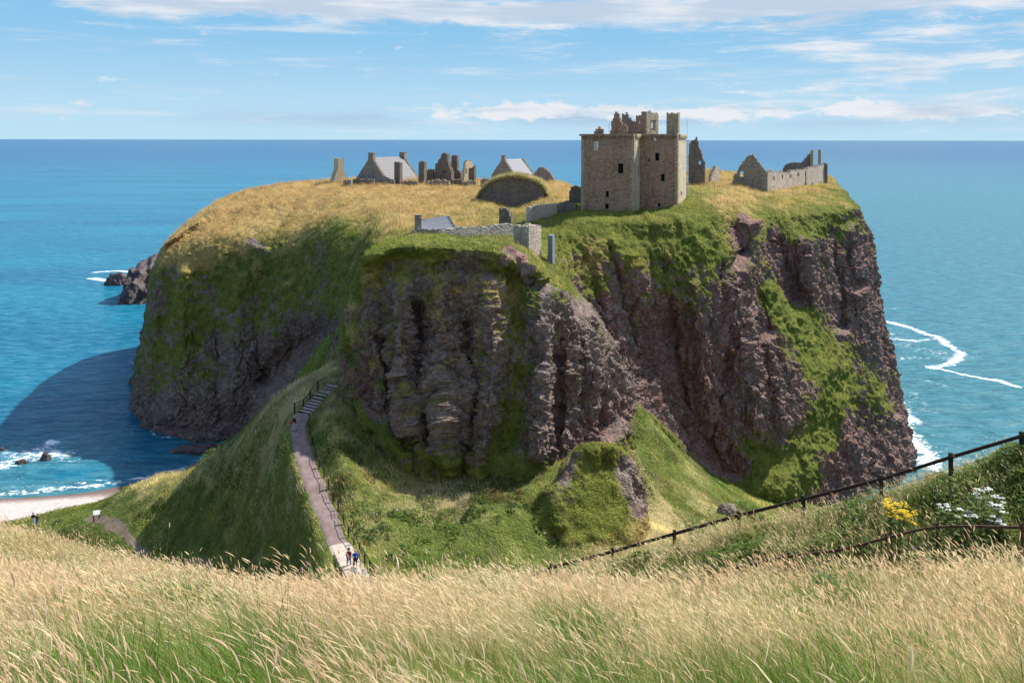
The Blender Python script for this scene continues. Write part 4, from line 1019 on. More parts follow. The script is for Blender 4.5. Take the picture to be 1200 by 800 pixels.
def box_ruin(name, label, cat, px, base, Y, deg, pxr, pyt, depth, mat, matr=None, down=3):
    """square pier: front face from px to pxr, and a right-hand side of the given depth"""
    zb = CZ - (base - HY) * Y / F; W = Wall(px, Y, R(deg), zb); L = W.loc(pxr, base)[0]; H = W.loc(px, pyt)[1]
    root = empty(name, (W.ox, W.oy, zb), R(deg)); tag(root, label, cat)
    _sd[0] += 1
    V, Fc = cell_wall([(0, -.1), (L, -.1), (L, H), (0, H)], .7, (), .2, .16, .3, _sd[0], 0, down); pyobj('front_wall', V, Fc, mat, root)
    V, Fc = cell_wall([(.7, -.1), (depth, -.1), (depth, H * .93), (.7, H)], .7, (), .2, .16, .3, _sd[0] + 500, 0, down)
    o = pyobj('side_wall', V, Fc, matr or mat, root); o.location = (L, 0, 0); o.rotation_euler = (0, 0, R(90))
    V, Fc = cell_wall([(0, -.1), (L - .7, -.1), (L - .7, H), (0, H)], .7, (), .2, .16, .3, _sd[0] + 900, depth - .7, down); pyobj('back_wall', V, Fc, mat, root)
    return root
box_ruin('wall_pier', 'square pier with one dark and one sunlit face at the end of the rubble wall', 'pier', 602, 287, 111, -34, 620, 264.5, 3.2, M_curtain, M_range, 3.0)  # sunlit side painted lighter than the shaded front of the same pier
ruin('retaining_wall', 'dark upright slab of wall above the rubble wall, under overhanging grass', 'wall', 585, 264, 127, -24, [(585, 265), (585, 245), (592, 244.5), (596, 248), (599, 256), (599, 265)], M_dark, 1.0, (), None, .2, depth=3)
ruin('bleached_wall', 'pale grey low wall lit by the sun left of the foot of the keep', 'wall', 621, 254, 148, 46, [(621, 255), (621, 243.5), (632, 241), (645, 239.5), (655, 239), (655, 255)], M_range, .9, (), None, .2)
ruin('wall_stump', 'dark broken wall just right of the bleached low wall', 'wall', 655, 252, 153, -20, [(655, 253), (655, 240), (661, 237), (668, 238), (675, 241), (675, 253)], M_dark, .9)
ruin('ruined_wall', 'dark round topped wall butting against the left side of the keep', 'wall', 667, 247, 163, -10, [(667, 248), (667, 224), (670, 219), (674, 217), (679, 218.5), (684, 219), (684, 248)], M_dark, 1.0)
def buttress():
    Y = 113; zb = CZ - (322 - HY) * Y / F; W = Wall(641.5, Y, R(-15), zb)
    L = W.loc(647.8, 322)[0]; m = MB(); H = W.loc(644, 276)[1]; Hm = H * .48
    root = empty('concrete_buttress', (W.ox, W.oy, zb), R(-15)); tag(root, 'narrow smooth blue grey concrete buttress in the cleft behind the front crag', 'buttress')
    m.box(0, 0, -2, L, 1.6, Hm); m.build('lower_block', M_concrete, root, bevel=.03)
    m = MB(); m.box(.06, .08, Hm + .003, L - .03, 1.6, H); m.build('upper_block', M_concrete, root, bevel=.03)
buttress()
# ruins right of the keep
ruin('ruined_gable', 'tall dark half gable with a small open window behind the right edge of the keep', 'ruin', 806, 214, 184, -22,
     [(806, 215), (807, 171), (810, 165), (814, 164), (816, 162), (818, 166), (818.5, 173), (821, 178), (824, 185), (825.5, 190), (826, 215)], M_dark, 1.0, [(818.5, 188, 821.5, 192)], None, .5)
ruin('wall_stump', 'small pale leaning stub of wall in the gap between keep and stable range', 'wall', 834, 212, 190, 52, [(833, 213), (835, 203), (838, 198), (839, 195), (842.5, 195), (843, 213)], M_range, .8, (), None, .5)
def stable_range():
    Y = 195; zb = CZ - (227 - HY) * Y / F
    W = Wall(859, Y, R(-30), zb)
    root = empty('stable_range', (W.ox, W.oy, zb), R(-30)); tag(root, 'roofless range with dark gable, long pale windowed wall and twin chimneys at the right', 'ruin')
    ruin('', '', '', 859, 227, Y, -30, [(858, 228), (859, 207), (863, 202), (867, 195), (871, 189), (876, 181.5), (882, 181), (886, 186), (890, 191), (895, 197), (899.5, 202), (899.5, 228)], M_grey, .9, [(866.5, 201, 871.5, 207)], None, .5, parent=root, part='gable', depth=3)
    L = W.loc(899.5, 227)[0]
    Cx, Cy = W.ox + L * W.tx, W.oy + L * W.ty
    pxc = CX + F * Cx / Cy
    dg = 51
    wn = [(906, 206, 908.5, 210), (916, 204.5, 918, 209), (925.5, 203, 927.5, 208), (934.5, 201.5, 937, 206.5), (943.5, 201, 945, 205), (905.5, 217, 907, 219.5), (942, 214, 943.5, 217), (951, 213, 953, 217), (961, 212.5, 963, 217.5)]
    o, W2 = ruin('', '', '', pxc + .4, 227, Cy + .4, dg, [(pxc + .4, 228), (pxc + .4, 202), (906, 199.5), (910, 202.5), (917, 201), (920, 203), (928, 200), (936, 200), (943, 198), (952, 196), (966, 193), (967.5, 228)], M_range, 1.0, wn, None, .6, parent=root, part='windowed_wall', depth=3)
    L2 = W2.loc(967, 227)[0]
    ruin('', '', '', 919, 227, W2.oy + W2.loc(930, 215)[0] * W2.ty + 6.0, 8, [(919, 228), (919.5, 197), (923, 192), (929, 190), (936, 190.5), (941, 194), (945, 201), (945, 228)], M_dark, .8, (), None, .4, parent=root, part='cross_wall', depth=1)
    ruin('', '', '', 938, 227, W2.oy + W2.loc(946, 215)[0] * W2.ty + 5, 6, [(935, 228), (936, 192), (941, 189), (946, 184), (949, 181), (953, 181), (953, 228)], M_dark, .8, (), None, .5, parent=root, part='end_gable', depth=1)
    for a, b, tp in ((949.5, 953, 175.5), (958.8, 962.2, 174.5)):
        k = (b - CX) / F
        o, Wc = ruin('', '', '', a, 205, W2.oy + W2.loc(a, 205)[0] * W2.ty + 3.2, -28, [(a, 206), (a, tp), (b, tp), (b, 206)], M_pale2, 1.35, (), None, .1, .25, .22, root, 'chimney', 1)
    ruin('', '', '', 965, 227, W2.oy + W2.loc(966, 215)[0] * W2.ty + .5, -40, [(965, 228), (965, 190), (969, 192), (969, 228)], M_dark, .8, (), None, .4, parent=root, part='end_wall', depth=2)
stable_range()
def mast():
    b = P(805.2, 222, 160); root = empty('mast', b, 0); tag(root, 'thin grey lattice mast with white rungs rising beside the right edge of the keep', 'mast')
    s = 160 / F; H = (222 - 139) * s
    m = MB(); m.tube([(0, 0, -1), (0, 0, H)], [.08, .045], 6); m.build('pole', M_metal, root)
    m = MB(); m.tube([(-.28, .1, -1), (-.28, .1, H * .72)], .06, 6); m.tube([(.24, .1, -1), (.24, .1, H * .66)], .06, 6); m.build('side_rail', M_metal, root)
    for k in range(9):
        m = MB(); m.tube([(-.36, .1, .4 + k * 1.1), (.32, .1, .4 + k * 1.1)], .07, 6); m.build('rung', M_white, root)
    m = MB(); m.tube([(.0, 0, H * .70), (.35, 0, H * .70), (.6, 0, H * .71)], [.16, .2, .08], 8); m.build('sensor_housing', M_white, root)
mast()

# ------------------------------------------------------------------ rocks
def rock(name, label, cat, loc, size, seed, mat, sub=5, amp=.35, group=None, kind=None, flat=.35):
    bm = bmesh.new(); bmesh.ops.create_icosphere(bm, subdivisions=sub, radius=1)
    V = np.array([v.co[:] for v in bm.verts]); Fc = np.array([[v.index for v in f.verts] for f in bm.faces]); bm.free()
    n = fbm(V * 1.3, seed, 4); c1, c2, cid = cell(V * 2.2, seed + 3)
    V = V * (1 + amp * n + .22 * (cid - .5) + .10 * fbm(V * 6, seed + 8, 3))[:, None]
    V[:, 2] = np.where(V[:, 2] < 0, V[:, 2] * flat, V[:, 2])
    o = mesh_np(name, V * np.array(size), Fc, mat, False); o.location = loc
    if kind: tag(o, kind=kind)
    else: tag(o, label, cat, group)
    return o
GRK = 'rocks standing in the sea'
def srock(lb, px, py, w_px, h_m, seed, depth=.7, amp=.35):
    p = PZ(px, py, 0); s = p[1] / F * w_px / 2
    rock('sea_rock', lb, 'rock', (p[0], p[1], -.2), (s, s * depth, h_m), seed, M_searock, 5, amp, GRK)
srock('dark red islet with surf round it off the left end of the headland', 140, 334, 28, 4.5, 3, .6)
srock('smaller islet close to the rocky spur at the far left', 162, 323, 14, 3.0, 4)
srock('flat brown skerry at left of the two in white water near the beach', 26, 543, 15, .8, 5)
srock('pointed dark skerry at right of the two in white water near the beach', 54, 539, 13, 1.5, 6)
srock('little dark rock at the waterline by the left foot of the headland, the farther one', 162, 426, 9, 2.0, 7)
srock('little dark rock at the waterline by the left foot of the headland, the nearer one', 158, 450, 12, 2.2, 8)
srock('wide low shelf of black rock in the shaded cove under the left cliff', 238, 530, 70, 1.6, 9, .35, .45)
srock('half drowned rock at the left edge of the photo', 3, 528, 9, .7, 10)
# distant rocky spur of the headland seen past its left edge
p_ = PZ(179, 345, 0); rock('rocky_spur', '', '', (p_[0] + 3, p_[1], 0), (9.5, 22, 15), 21, M_searock, 6, .30, kind='structure')
p_ = P(853, 600, 101); rock('boulder', 'grey lichen covered boulder on the grassy slope beyond the fence', 'boulder', (p_[0], p_[1], p_[2] + .2), (1.15, .9, .8), 31, M_boulder, 5)

# ------------------------------------------------------------------ fences
def gz1(x, y): return float(ground_z(np.array([[x, y]]))[0])
def board(m, a, b, h, th):
    """plank from a to b, height h, thickness th"""
    a, b = Vector(a), Vector(b); d = (b - a); s = Vector((d.y, -d.x, 0)).normalized() * th / 2
    m.add([a - s, b - s, b + s, a + s, a - s + Vector((0, 0, h)), b - s + Vector((0, 0, h)), b + s + Vector((0, 0, h)), a + s + Vector((0, 0, h))],
          [(3, 2, 1, 0), (4, 5, 6, 7), (0, 1, 5, 4), (1, 2, 6, 5), (2, 3, 7, 6), (3, 0, 4, 7)])
def top_fence():
    pts = [(585, 684, 38), (616, 675, 37.2), (647, 661, 36.6), (719, 642, 35.4), (791, 621, 34.1), (867, 599, 33), (943, 580, 32), (1034, 556, 31), (1116, 530, 30.2), (1199, 505, 29.5), (1285, 480, 28.8)]
    w3 = [P(*a) for a in pts]
    root = empty('rail_fence', (w3[5][0], w3[5][1], gz1(w3[5][0], w3[5][1])), 0); o0 = np.array(root.location)
    tag(root, 'dark timber post and rail fence climbing to the right, the upper of two fences', 'fence')
    m = MB()
    for a, b in zip(w3[:-1], w3[1:]):
        a2, b2 = a - o0 - [0, .06, .17], b - o0 - [0, .06, .17]; board(m, a2, b2, .13, .07)
    m.build('rail', M_timber, root, bevel=.008)
    m = MB()
    for a, b in zip(w3[:-1], w3[1:]):
        for dz in (.55, .85):
            m.tube([a - o0 - [0, .05, dz], b - o0 - [0, .05, dz]], .006, 5)
    m.build('wire', M_iron, root)
    for a in w3[1:-1]:
        q = a - o0; m = MB(); zg = gz1(a[0], a[1]) - o0[2] - .4; lean = random.uniform(-.03, .03)
        m.prism([(q[0] - .065, q[1] - .02, min(zg, q[2] - 1.3)), (q[0] + .065, q[1] - .02, min(zg, q[2] - 1.3)), (q[0] + .065, q[1] + .11, min(zg, q[2] - 1.3)), (q[0] - .065, q[1] + .11, min(zg, q[2] - 1.3))], (lean, 0, q[2] - min(zg, q[2] - 1.3)))
        m.build('post', M_timber, root, bevel=.01)
top_fence()
def low_fence():
    pts = [(745, 706, 27), (800, 683, 26.6), (870, 660, 25.6), (925, 648, 24.9), (985, 640, 24.2), (1040, 626, 23.6), (1100, 613, 22.9), (1200, 613, 22.0), (1290, 612, 21.2)]
    w3 = catmull(np.array([P(*a) for a in pts]), 6)
    root = empty('railing', (w3[20][0], w3[20][1], gz1(w3[20][0], w3[20][1])), 0); o0 = np.array(root.location)
    tag(root, 'low rusty railing of thin bars with curved tips, the lower of two fences', 'fence')
    m = MB()
    for a, b in zip(w3[:-1], w3[1:]): board(m, a - o0 - [0, 0, .12], b - o0 - [0, 0, .12], .07, .05)
    m.build('rail', M_rust, root)
    dense = catmull(w3, 4); acc = 0; last = None; m = MB(); n = 0; nx_ = MB()
    bars = []
    for a, b in zip(dense[:-1], dense[1:]):
        L = np.linalg.norm(b - a); acc += L
        if acc > .30:
            acc = 0; bars.append(b)
    bars = [b for b in bars if 835 < CX + F * b[0] / b[1] < 1235]
    bars = bars[::max(1, -(-len(bars) // 95))]
    for i, b in enumerate(bars):
        q = b - o0; zg = min(gz1(b[0], b[1]) - o0[2] - .1, q[2] - .9); k = random.uniform(-.04, .04)
        m = MB(); m.tube([(q[0] + k, q[1] - .04, zg), (q[0], q[1] - .04, q[2]), (q[0] - .03, q[1] - .05, q[2] + .10), (q[0] - .09, q[1] - .06, q[2] + .17)], .013, 5)
        m.build('bar', M_rust, root)
    for i in range(0, len(w3), 6):
        q = w3[i] - o0; zg = gz1(w3[i][0], w3[i][1]) - o0[2] - .4
        m = MB(); m.box(q[0] - .022, q[1] + .03, min(zg, q[2] - 1.1), q[0] + .022, q[1] + .08, q[2] + .02); m.build('post', M_rust, root)
low_fence()
def rail_along(name, label, line, every, h, r, mat, wires=(.35, .65)):
    """hand rail along a ground line [(x,y)..]"""
    ln = catmull(np.array(line, float), 10); z = ground_z(ln)
    o0 = np.array([*ln[0], z[0]]); root = empty(name, o0, 0); tag(root, label, 'railing')
    top = np.column_stack([ln, z + h]) - o0
    m = MB(); m.tube([tuple(p) for p in top], r, 6); m.build('hand_rail', mat, root)
    m = MB()
    for f in wires: m.tube([tuple(p - np.array([0, 0, h * (1 - f)])) for p in top], r * .5, 5)
    m.build('wire', mat, root)
    acc = every
    for a, b in zip(top[:-1], top[1:]):
        acc += np.linalg.norm(b - a)
        if acc >= every:
            acc = 0; m = MB(); m.box(a[0] - r * 1.6, a[1] - r * 1.6, a[2] - h - .3, a[0] + r * 1.6, a[1] + r * 1.6, a[2] + .05); m.build('post', mat, root)
side = PCL + PNR * 1.2
side2 = PCL - PNR * 1.2
rside = side if side[len(side) // 2][0] > side2[len(side) // 2][0] else side2
rail_along('path_railing', 'black post and wire railing along the right edge of the pinkish path', rside[6::16], 1.7, 1.05, .035, M_iron)
STA, STB = P(357, 486, 97.2), P(391, 455, 101.5)
sd_ = (STB - STA)[:2]; sd_ /= np.linalg.norm(sd_); sn_ = np.array([-sd_[1], sd_[0]])
rail_along('stair_railing', 'dark timber railing up the left side of the steps at the top of the path', [STA[:2] + sn_ * 1.2 - sd_ * .4, (STA[:2] + STB[:2]) / 2 + sn_ * 1.2, STB[:2] + sn_ * 1.2], 1.35, 1.1, .05, M_timber, (.5,))
def stairs(name, label, a, b, n, wd, mat, rise_extra=0.0):
    a = np.array(a, float); b = np.array(b, float); root = empty(name, a, 0); tag(root, label, 'steps')
    d = (b - a)[:2]; L = np.linalg.norm(d); d /= L; nn = np.array([-d[1], d[0]]); tr = L / n
    for i in range(n):
        c0 = d * tr * i; c1 = d * (tr * (i + 1) + .12); zc_ = a[:2] + d * tr * (i + .8); z1 = max((b[2] - a[2]) * (i + 1) / n, gz1(*zc_) + .12 - a[2], gz1(*(zc_ + nn * wd * .45)) + .1 - a[2], gz1(*(zc_ - nn * wd * .45)) + .1 - a[2])
        m = MB(); q = [(*(c0 - nn * wd / 2), z1), (*(c1 - nn * wd / 2), z1), (*(c1 + nn * wd / 2), z1), (*(c0 + nn * wd / 2), z1)]
        m.prism(q, (0, 0, -.6)); st_ = m.build('step', mat, root, bevel=.02)
        m = MB(); e0, e1 = c0 - d * .035, c0 - d * .004; zl = z1 - .035
        m.prism([(*(e0 - nn * wd * .49), zl), (*(e1 - nn * wd * .49), zl), (*(e1 + nn * wd * .49), zl), (*(e0 + nn * wd * .49), zl)], (0, 0, -.5)); m.build('riser', M_timber if mat is M_step else M_dirt, st_)
za = gz1(STA[0], STA[1]); zb_ = gz1(STB[0], STB[1])
stairs('stone_steps', 'flight of worn stone steps climbing right from the top of the path', (STA[0], STA[1], za + .02), (STB[0], STB[1], zb_ + .35), 11, 1.7, M_step)
k0 = 4
lo = PCL[8]; hi = PCL[44]
stairs('path_steps', 'pale shallow steps at the bottom of the path where walkers come up', (lo[0], lo[1], gz1(*lo) + .10), (hi[0], hi[1], gz1(*hi) + .22), 9, 1.8, M_litpath_steps)

# information board
def info_board():
    p = P(113.5, 610.5, 114); zg = gz1(p[0], p[1]); root = empty('information_board', (p[0], p[1], zg), R(18)); tag(root, 'white information board on dark legs where the dirt track meets the beach turf', 'sign')
    m = MB(); m.prism([(-.45, -.02, .85), (.45, -.02, .85), (.45, .38, 1.32), (-.45, .38, 1.32)], (0, .03, -.05)); m.build('panel', M_white, root, bevel=.01)
    for x in (-.36, .36):
        m = MB(); m.box(x - .07, .12, -.3, x + .07, .26, 1.06); m.build('leg', M_timber, root)
info_board()

# ------------------------------------------------------------------ people
def cloth(name, c): return simple_mat(name, tuple(x * .85 for x in c), c, 20, .9)
M_skin = simple_mat('skin', (0.50, 0.32, 0.24), (0.56, 0.37, 0.28), 10, .6)
M_hair = simple_mat('dark_hair', (0.03, 0.02, 0.015), (0.06, 0.04, 0.03), 20, .7)
M_hair2 = simple_mat('fair_hair', (0.32, 0.22, 0.12), (0.42, 0.30, 0.17), 20, .7)
def skinned(name, verts, edges, radii, mat, parent, sub=2, root=0):
    me = bpy.data.meshes.new(name); me.from_pydata(verts, edges, []); o = bpy.data.objects.new(name, me); COL.objects.link(o); o.parent = parent
    md = o.modifiers.new('skin', 'SKIN'); md.use_smooth_shade = True
    for i, r in enumerate(radii):
        s = me.skin_vertices[0].data[i]; s.radius = (r, r) if not isinstance(r, tuple) else r; s.use_root = (i == root)
    o.modifiers.new('sub', 'SUBSURF').levels = sub; o.modifiers['sub'].render_levels = sub
    me.materials.append(mat); return o
def person(label, loc, rz, h, top, legs, hair, stride=.22, bag=None, shoe=None, longleg=True):
    root = empty('person', loc, rz); tag(root, label, 'person')
    k = h / 1.75
    st = stride
    J = dict(pel=(0, 0, .95), wai=(0, 0, 1.08), che=(0, .0, 1.30), nec=(0, .0, 1.48), hd=(0, -.02, 1.60), hdt=(0, -.01, 1.72),
             hl=(-.10, 0, .90), kl=(-.11, -st * .6, .50), al=(-.11, -st, .08), fl=(-.12, -st - .16, .03), hr=(.10, 0, .90), kr=(.11, st * .15, .50), ar=(.11, st * .9, .11), fr=(.12, st * .9 - .15, .03),
             sl=(-.19, 0, 1.40), el=(-.25, .10, 1.13), wl=(-.24, -.06, .92), dl=(-.23, -.12, .84), sr=(.19, 0, 1.40), er=(.25, .02, 1.13), wr=(.24, -.16, .95), dr=(.23, -.22, .88))
    names = list(J); vid = {n: i for i, n in enumerate(names)}; vv = [tuple(c * k for c in J[n]) for n in names]
    ed = [('pel', 'wai'), ('wai', 'che'), ('che', 'nec'), ('nec', 'hd'), ('hd', 'hdt'), ('pel', 'hl'), ('hl', 'kl'), ('kl', 'al'), ('al', 'fl'), ('pel', 'hr'), ('hr', 'kr'), ('kr', 'ar'), ('ar', 'fr'),
          ('che', 'sl'), ('sl', 'el'), ('el', 'wl'), ('wl', 'dl'), ('che', 'sr'), ('sr', 'er'), ('er', 'wr'), ('wr', 'dr')]
    rad = dict(pel=.13, wai=.115, che=.14, nec=.055, hd=.095, hdt=.075, hl=.085, kl=.058, al=.04, fl=.038, hr=.085, kr=.058, ar=.04, fr=.038, sl=.055, el=.042, wl=.03, dl=.036, sr=.055, er=.042, wr=.03, dr=.036)
    skinned('body', vv, [(vid[a], vid[b]) for a, b in ed], [rad[n] * k for n in names], M_skin, root)
    def sub(nm, ns, es, extra, mat, scale=1.0):
        ids = {n: i for i, n in enumerate(ns)}
        return skinned(nm, [vv[vid[n]] for n in ns], [(ids[a], ids[b]) for a, b in es], [(rad[n] + extra) * k for n in ns], mat, root)
    sub('jacket', ['pel', 'wai', 'che', 'nec', 'sl', 'el', 'wl', 'sr', 'er', 'wr'], [('pel', 'wai'), ('wai', 'che'), ('che', 'nec'), ('che', 'sl'), ('sl', 'el'), ('el', 'wl'), ('che', 'sr'), ('sr', 'er'), ('er', 'wr')], .022, top)
    if longleg: sub('trousers', ['pel', 'hl', 'kl', 'al', 'hr', 'kr', 'ar'], [('pel', 'hl'), ('hl', 'kl'), ('kl', 'al'), ('pel', 'hr'), ('hr', 'kr'), ('kr', 'ar')], .02, legs)
    else: sub('shorts', ['pel', 'hl', 'kl', 'hr', 'kr'], [('pel', 'hl'), ('hl', 'kl'), ('pel', 'hr'), ('hr', 'kr')], .025, legs)
    m = MB()
    bm = bmesh.new(); bmesh.ops.create_uvsphere(bm, u_segments=14, v_segments=9, radius=.118 * k)
    for v in list(bm.verts):
        if v.co.z < -.03 * k and v.co.y < .02 * k: v.co.y *= .3; v.co.z = max(v.co.z, -.03 * k)
    me = bpy.data.meshes.new('hair'); bm.to_mesh(me); bm.free(); me.materials.append(hair); o = bpy.data.objects.new('hair', me); COL.objects.link(o); o.parent = root; o.location = (0, .02 * k, 1.70 * k)
    # face: nose, eyes, mouth
    m = MB(); m.tube([(0, -.115 * k, 1.65 * k), (0, -.14 * k, 1.61 * k), (0, -.115 * k, 1.60 * k)], [.008, .014, .008], 6); m.build('nose', M_skin, root)
    for s_ in (-1, 1):
        m = MB(); m.tube([(s_ * .035 * k - .012, -.108 * k, 1.655 * k), (s_ * .035 * k + .012, -.108 * k, 1.655 * k)], .008, 6); m.build('eye', M_hair, root)
    m = MB(); m.tube([(-.025, -.105 * k, 1.565 * k), (.025, -.105 * k, 1.565 * k)], .006, 6); m.build('mouth', M_lip, root)
    for nm in ('l', 'r'):
        a, b = J['a' + nm], J['f' + nm]; m = MB(); m.tube([(a[0] * k, (a[1] + .05) * k, .05 * k), (a[0] * k, a[1] * k, .055 * k), (b[0] * k, b[1] * k, .045 * k), (b[0] * k, (b[1] - .05) * k, .035 * k)], [.045 * k, .05 * k, .048 * k, .03 * k], 8)
        m.build('shoe', shoe or M_hair, root, True)
    return root
M_lip = simple_mat('lips', (0.35, 0.13, 0.12), (0.4, 0.16, 0.14), 10, .6)
M_navy = cloth('navy_cloth', (0.02, 0.022, 0.035)); M_jean = cloth('blue_denim', (0.10, 0.19, 0.32)); M_maroon = cloth('maroon_cloth', (0.16, 0.02, 0.05)); M_blue = cloth('blue_cloth', (0.02, 0.08, 0.38))
M_wht = cloth('white_cloth', (0.7, 0.7, 0.72)); M_blk = cloth('black_cloth', (0.018, 0.018, 0.02)); M_redc = cloth('red_cloth', (0.5, 0.02, 0.02)); M_ltjean = cloth('pale_denim', (0.30, 0.38, 0.48))
def stand(px, py, Y):
    p = P(px, py, Y); return (p[0], p[1], gz1(p[0], p[1]))
def on_path(px, py, Y):
    x, y, z = stand(px, py, Y); return (x, y, z + .10)
person('walker in black jacket and pale jeans at the upper end of the pinkish path', on_path(345.5, 507, 93.5), R(150), 1.78, M_blk, M_ltjean, M_hair2)
lp = on_path(345.5, 507, 93.5)
def bag():
    m = MB(); m.box(-.16, -.09, 0, .16, .09, .26); o = m.build('shoulder_bag', M_redc, None, bevel=.04); o.location = (lp[0] - .36, lp[1] - .12, lp[2] + .86)
    m = MB(); m.tube([(-.1, 0, .25), (-.06, 0, .36), (.06, 0, .36), (.1, 0, .25)], .012, 6); m.build('handle', M_redc, o)
    tag(o, 'red bag carried at the hip of the walker in the black jacket', 'bag')
bag()
person('person in black top and white trousers, left of the two by the beach', stand(39.5, 608, 117), R(200), 1.70, M_blk, M_wht, M_hair, .05)
person('person in navy top and blue jeans, right of the two by the beach', stand(44.5, 609, 116.5), R(160), 1.72, M_navy, M_jean, M_hair, .10)
def over_steps(px, py, Y, dz=.22):
    x, y, z = stand(px, py, Y); return (x, y, z + dz)
person('walker in maroon top and denim at the bottom steps, beside the one in bright blue', over_steps(409.5, 668, 72.0), R(165), 1.74, M_maroon, M_jean, M_hair, .2)
person('walker in bright blue jacket and dark shorts at the bottom steps next to the railing', over_steps(417.0, 668, 71.6), R(190), 1.70, M_blue, M_navy, M_hair2, .2, longleg=False)
person('walker in white shirt and pale trousers lowest on the bottom steps', over_steps(415.5, 686, 68.8), R(170), 1.72, M_wht, M_ltjean, M_hair, .22)

# ------------------------------------------------------------------ grass
def ribbons(base, height, lean, width, tang, nseg=2, curve=1.0):
    """tapering ribbons: base (n,3), height (n), lean (n,3) tip offset, width (n), tang (n,2) facing"""
    n = len(base); W = np.column_stack([tang * width[:, None], np.zeros(n)]) / 2
    lv = []
    for k in range(nseg):
        t = k / nseg
        c = base + np.column_stack([np.zeros((n, 2)), height * t * (1 - .12 * t)]) + lean * (t ** 1.8)[..., None] if False else base + np.column_stack([np.zeros((n, 2)), height * t]) + lean * t ** 1.8
        f = 1 - .55 * t
        lv += [c - W * f, c + W * f]
    tip = base + np.column_stack([np.zeros((n, 2)), height]) + lean; lv.append(tip)
    nv = len(lv); V = np.stack(lv, 1).reshape(-1, 3)
    off = np.arange(n)[:, None] * nv
    q = [np.array([2 * k, 2 * k + 1, 2 * k + 3, 2 * k + 2])[None] + off for k in range(nseg - 1)]
    tr = np.array([2 * nseg - 2, 2 * nseg - 1, 2 * nseg])[None] + off
    return V, (np.vstack(q) if q else np.zeros((0, 4), int)), tr, nv

def rand_tang(n):
    a = rng.uniform(0, 2 * np.pi, n); return np.column_stack([np.cos(a), np.sin(a)])

GREEN_A, GREEN_B = np.array([0.080, 0.120, 0.020]), np.array([0.25, 0.31, 0.055])
DRY_A, DRY_B = np.array([0.42, 0.32, 0.15]), np.array([0.76, 0.64, 0.40])
GOLD_A, GOLD_B = np.array([0.38, 0.25, 0.09]), np.array([0.72, 0.52, 0.26])
def tints(n, d, gold=False):
    A_, B_ = (GOLD_A, GOLD_B) if gold else (DRY_A, DRY_B)
    k = rng.random((n, 1)); gcol = GREEN_A + (GREEN_B - GREEN_A) * k; dcol = A_ + (B_ - A_) * rng.random((n, 1))
    s = np.clip(d[:, None] + rng.normal(0, .22, (n, 1)), 0, 1); s = s * s * (3 - 2 * s)
    return gcol * (1 - s) + dcol * s

def headland_grass(src, name, count, hmin, hmax, thr=.55):
    H = HEAD[src]; V, N, g, d = H['V'], H['N'], H['g'], H['d']
    py = HY + F * (CZ - V[:, 2]) / V[:, 1]
    patch = fbm(V / 4.0, 91, 3)
    wgt = H['area'] * (g > thr) * (V[:, 1] < 236) * np.clip(N[:, 2] + .35, 0.05, 1) * np.clip(.6 + .8 * patch, .1, 1.4)
    idx = rng.choice(len(V), count, p=wgt / wgt.sum())
    m_ = H['m']; ci = np.minimum(idx // m_, H['nc'] - 2); ri = np.minimum(idx % m_, m_ - 2); i0 = ci * m_ + ri
    a_, b_ = rng.random((count, 1)), rng.random((count, 1))
    b = (V[i0] * (1 - a_) + V[i0 + 1] * a_) * (1 - b_) + (V[i0 + m_] * (1 - a_) + V[i0 + m_ + 1] * a_) * b_
    b[:, 2] -= .05
    clump = np.clip(1 + .9 * fbm(b / 1.6, 93, 2), .45, 1.7)
    dd = np.clip(d[idx] + .55 * fbm(V[idx] / 7, 92, 3), 0, 1)
    st = H['steep'][idx]
    h = rng.uniform(hmin, hmax, count) * (.55 + .6 * dd) * (1 - .35 * st) * clump
    ln = np.column_stack([rng.normal(-.25, .25, count), rng.normal(-.1, .25, count), np.zeros(count)]) * h[:, None] + N[idx] * (st * .25)[:, None]
    Vb, q, tr, nv = ribbons(b, h, ln, rng.uniform(.05, .11, count), rand_tang(count), 1)
    hue = np.clip(1 + .55 * fbm(b / 2.3, 94, 3), .5, 1.5)[:, None]; hue = hue * (1 + np.clip(1.5 * fbm(b / 6, 109, 3) + .2, -.2, .7)[:, None] * np.array([.5, .42, .05]) * (1 - dd)[:, None])
    col = np.repeat(tints(count, dd, True) * hue, nv, 0)
    o = mesh_np(name, Vb, [tr], M_blade, False, colors=col); tag(o, kind='stuff')
headland_grass('headland', 'headland_grass', 260000, .35, .85)
headland_grass('grassy_knoll', 'knoll_grass', 22000, .15, .40)

def vault_grass():
    n = 5000; i = rng.integers(0, len(VAULT_V), n); mw = VAULT.matrix_basis
    M = np.array(mw)
    b = VAULT_V[i] + rng.normal(0, .22, (n, 3)) * np.array([1, 1, .2]); b = b @ M[:3, :3].T + M[:3, 3]
    h = rng.uniform(.25, .6, n); ln = np.column_stack([rng.normal(-.2, .25, n), rng.normal(-.1, .2, n), np.zeros(n)]) * h[:, None]
    Vb, q, tr, nv = ribbons(b, h, ln, rng.uniform(.05, .1, n), rand_tang(n), 1)
    tag(mesh_np('vault_grass', Vb, [tr], M_blade, False, colors=np.repeat(tints(n, np.full(n, .5)), nv, 0)), kind='stuff')
vault_grass()

def clear_mask(xy, z):
    k = polyline_dist(xy, PATH) > 1.0 + .35 * rng.random(len(xy))
    k &= polyline_dist(xy, TRACK) > 0.7 + .5 * rng.random(len(xy))
    k &= ~((z < 5.6) & (xy[:, 0] < -45))
    k &= z > 2.0
    return k

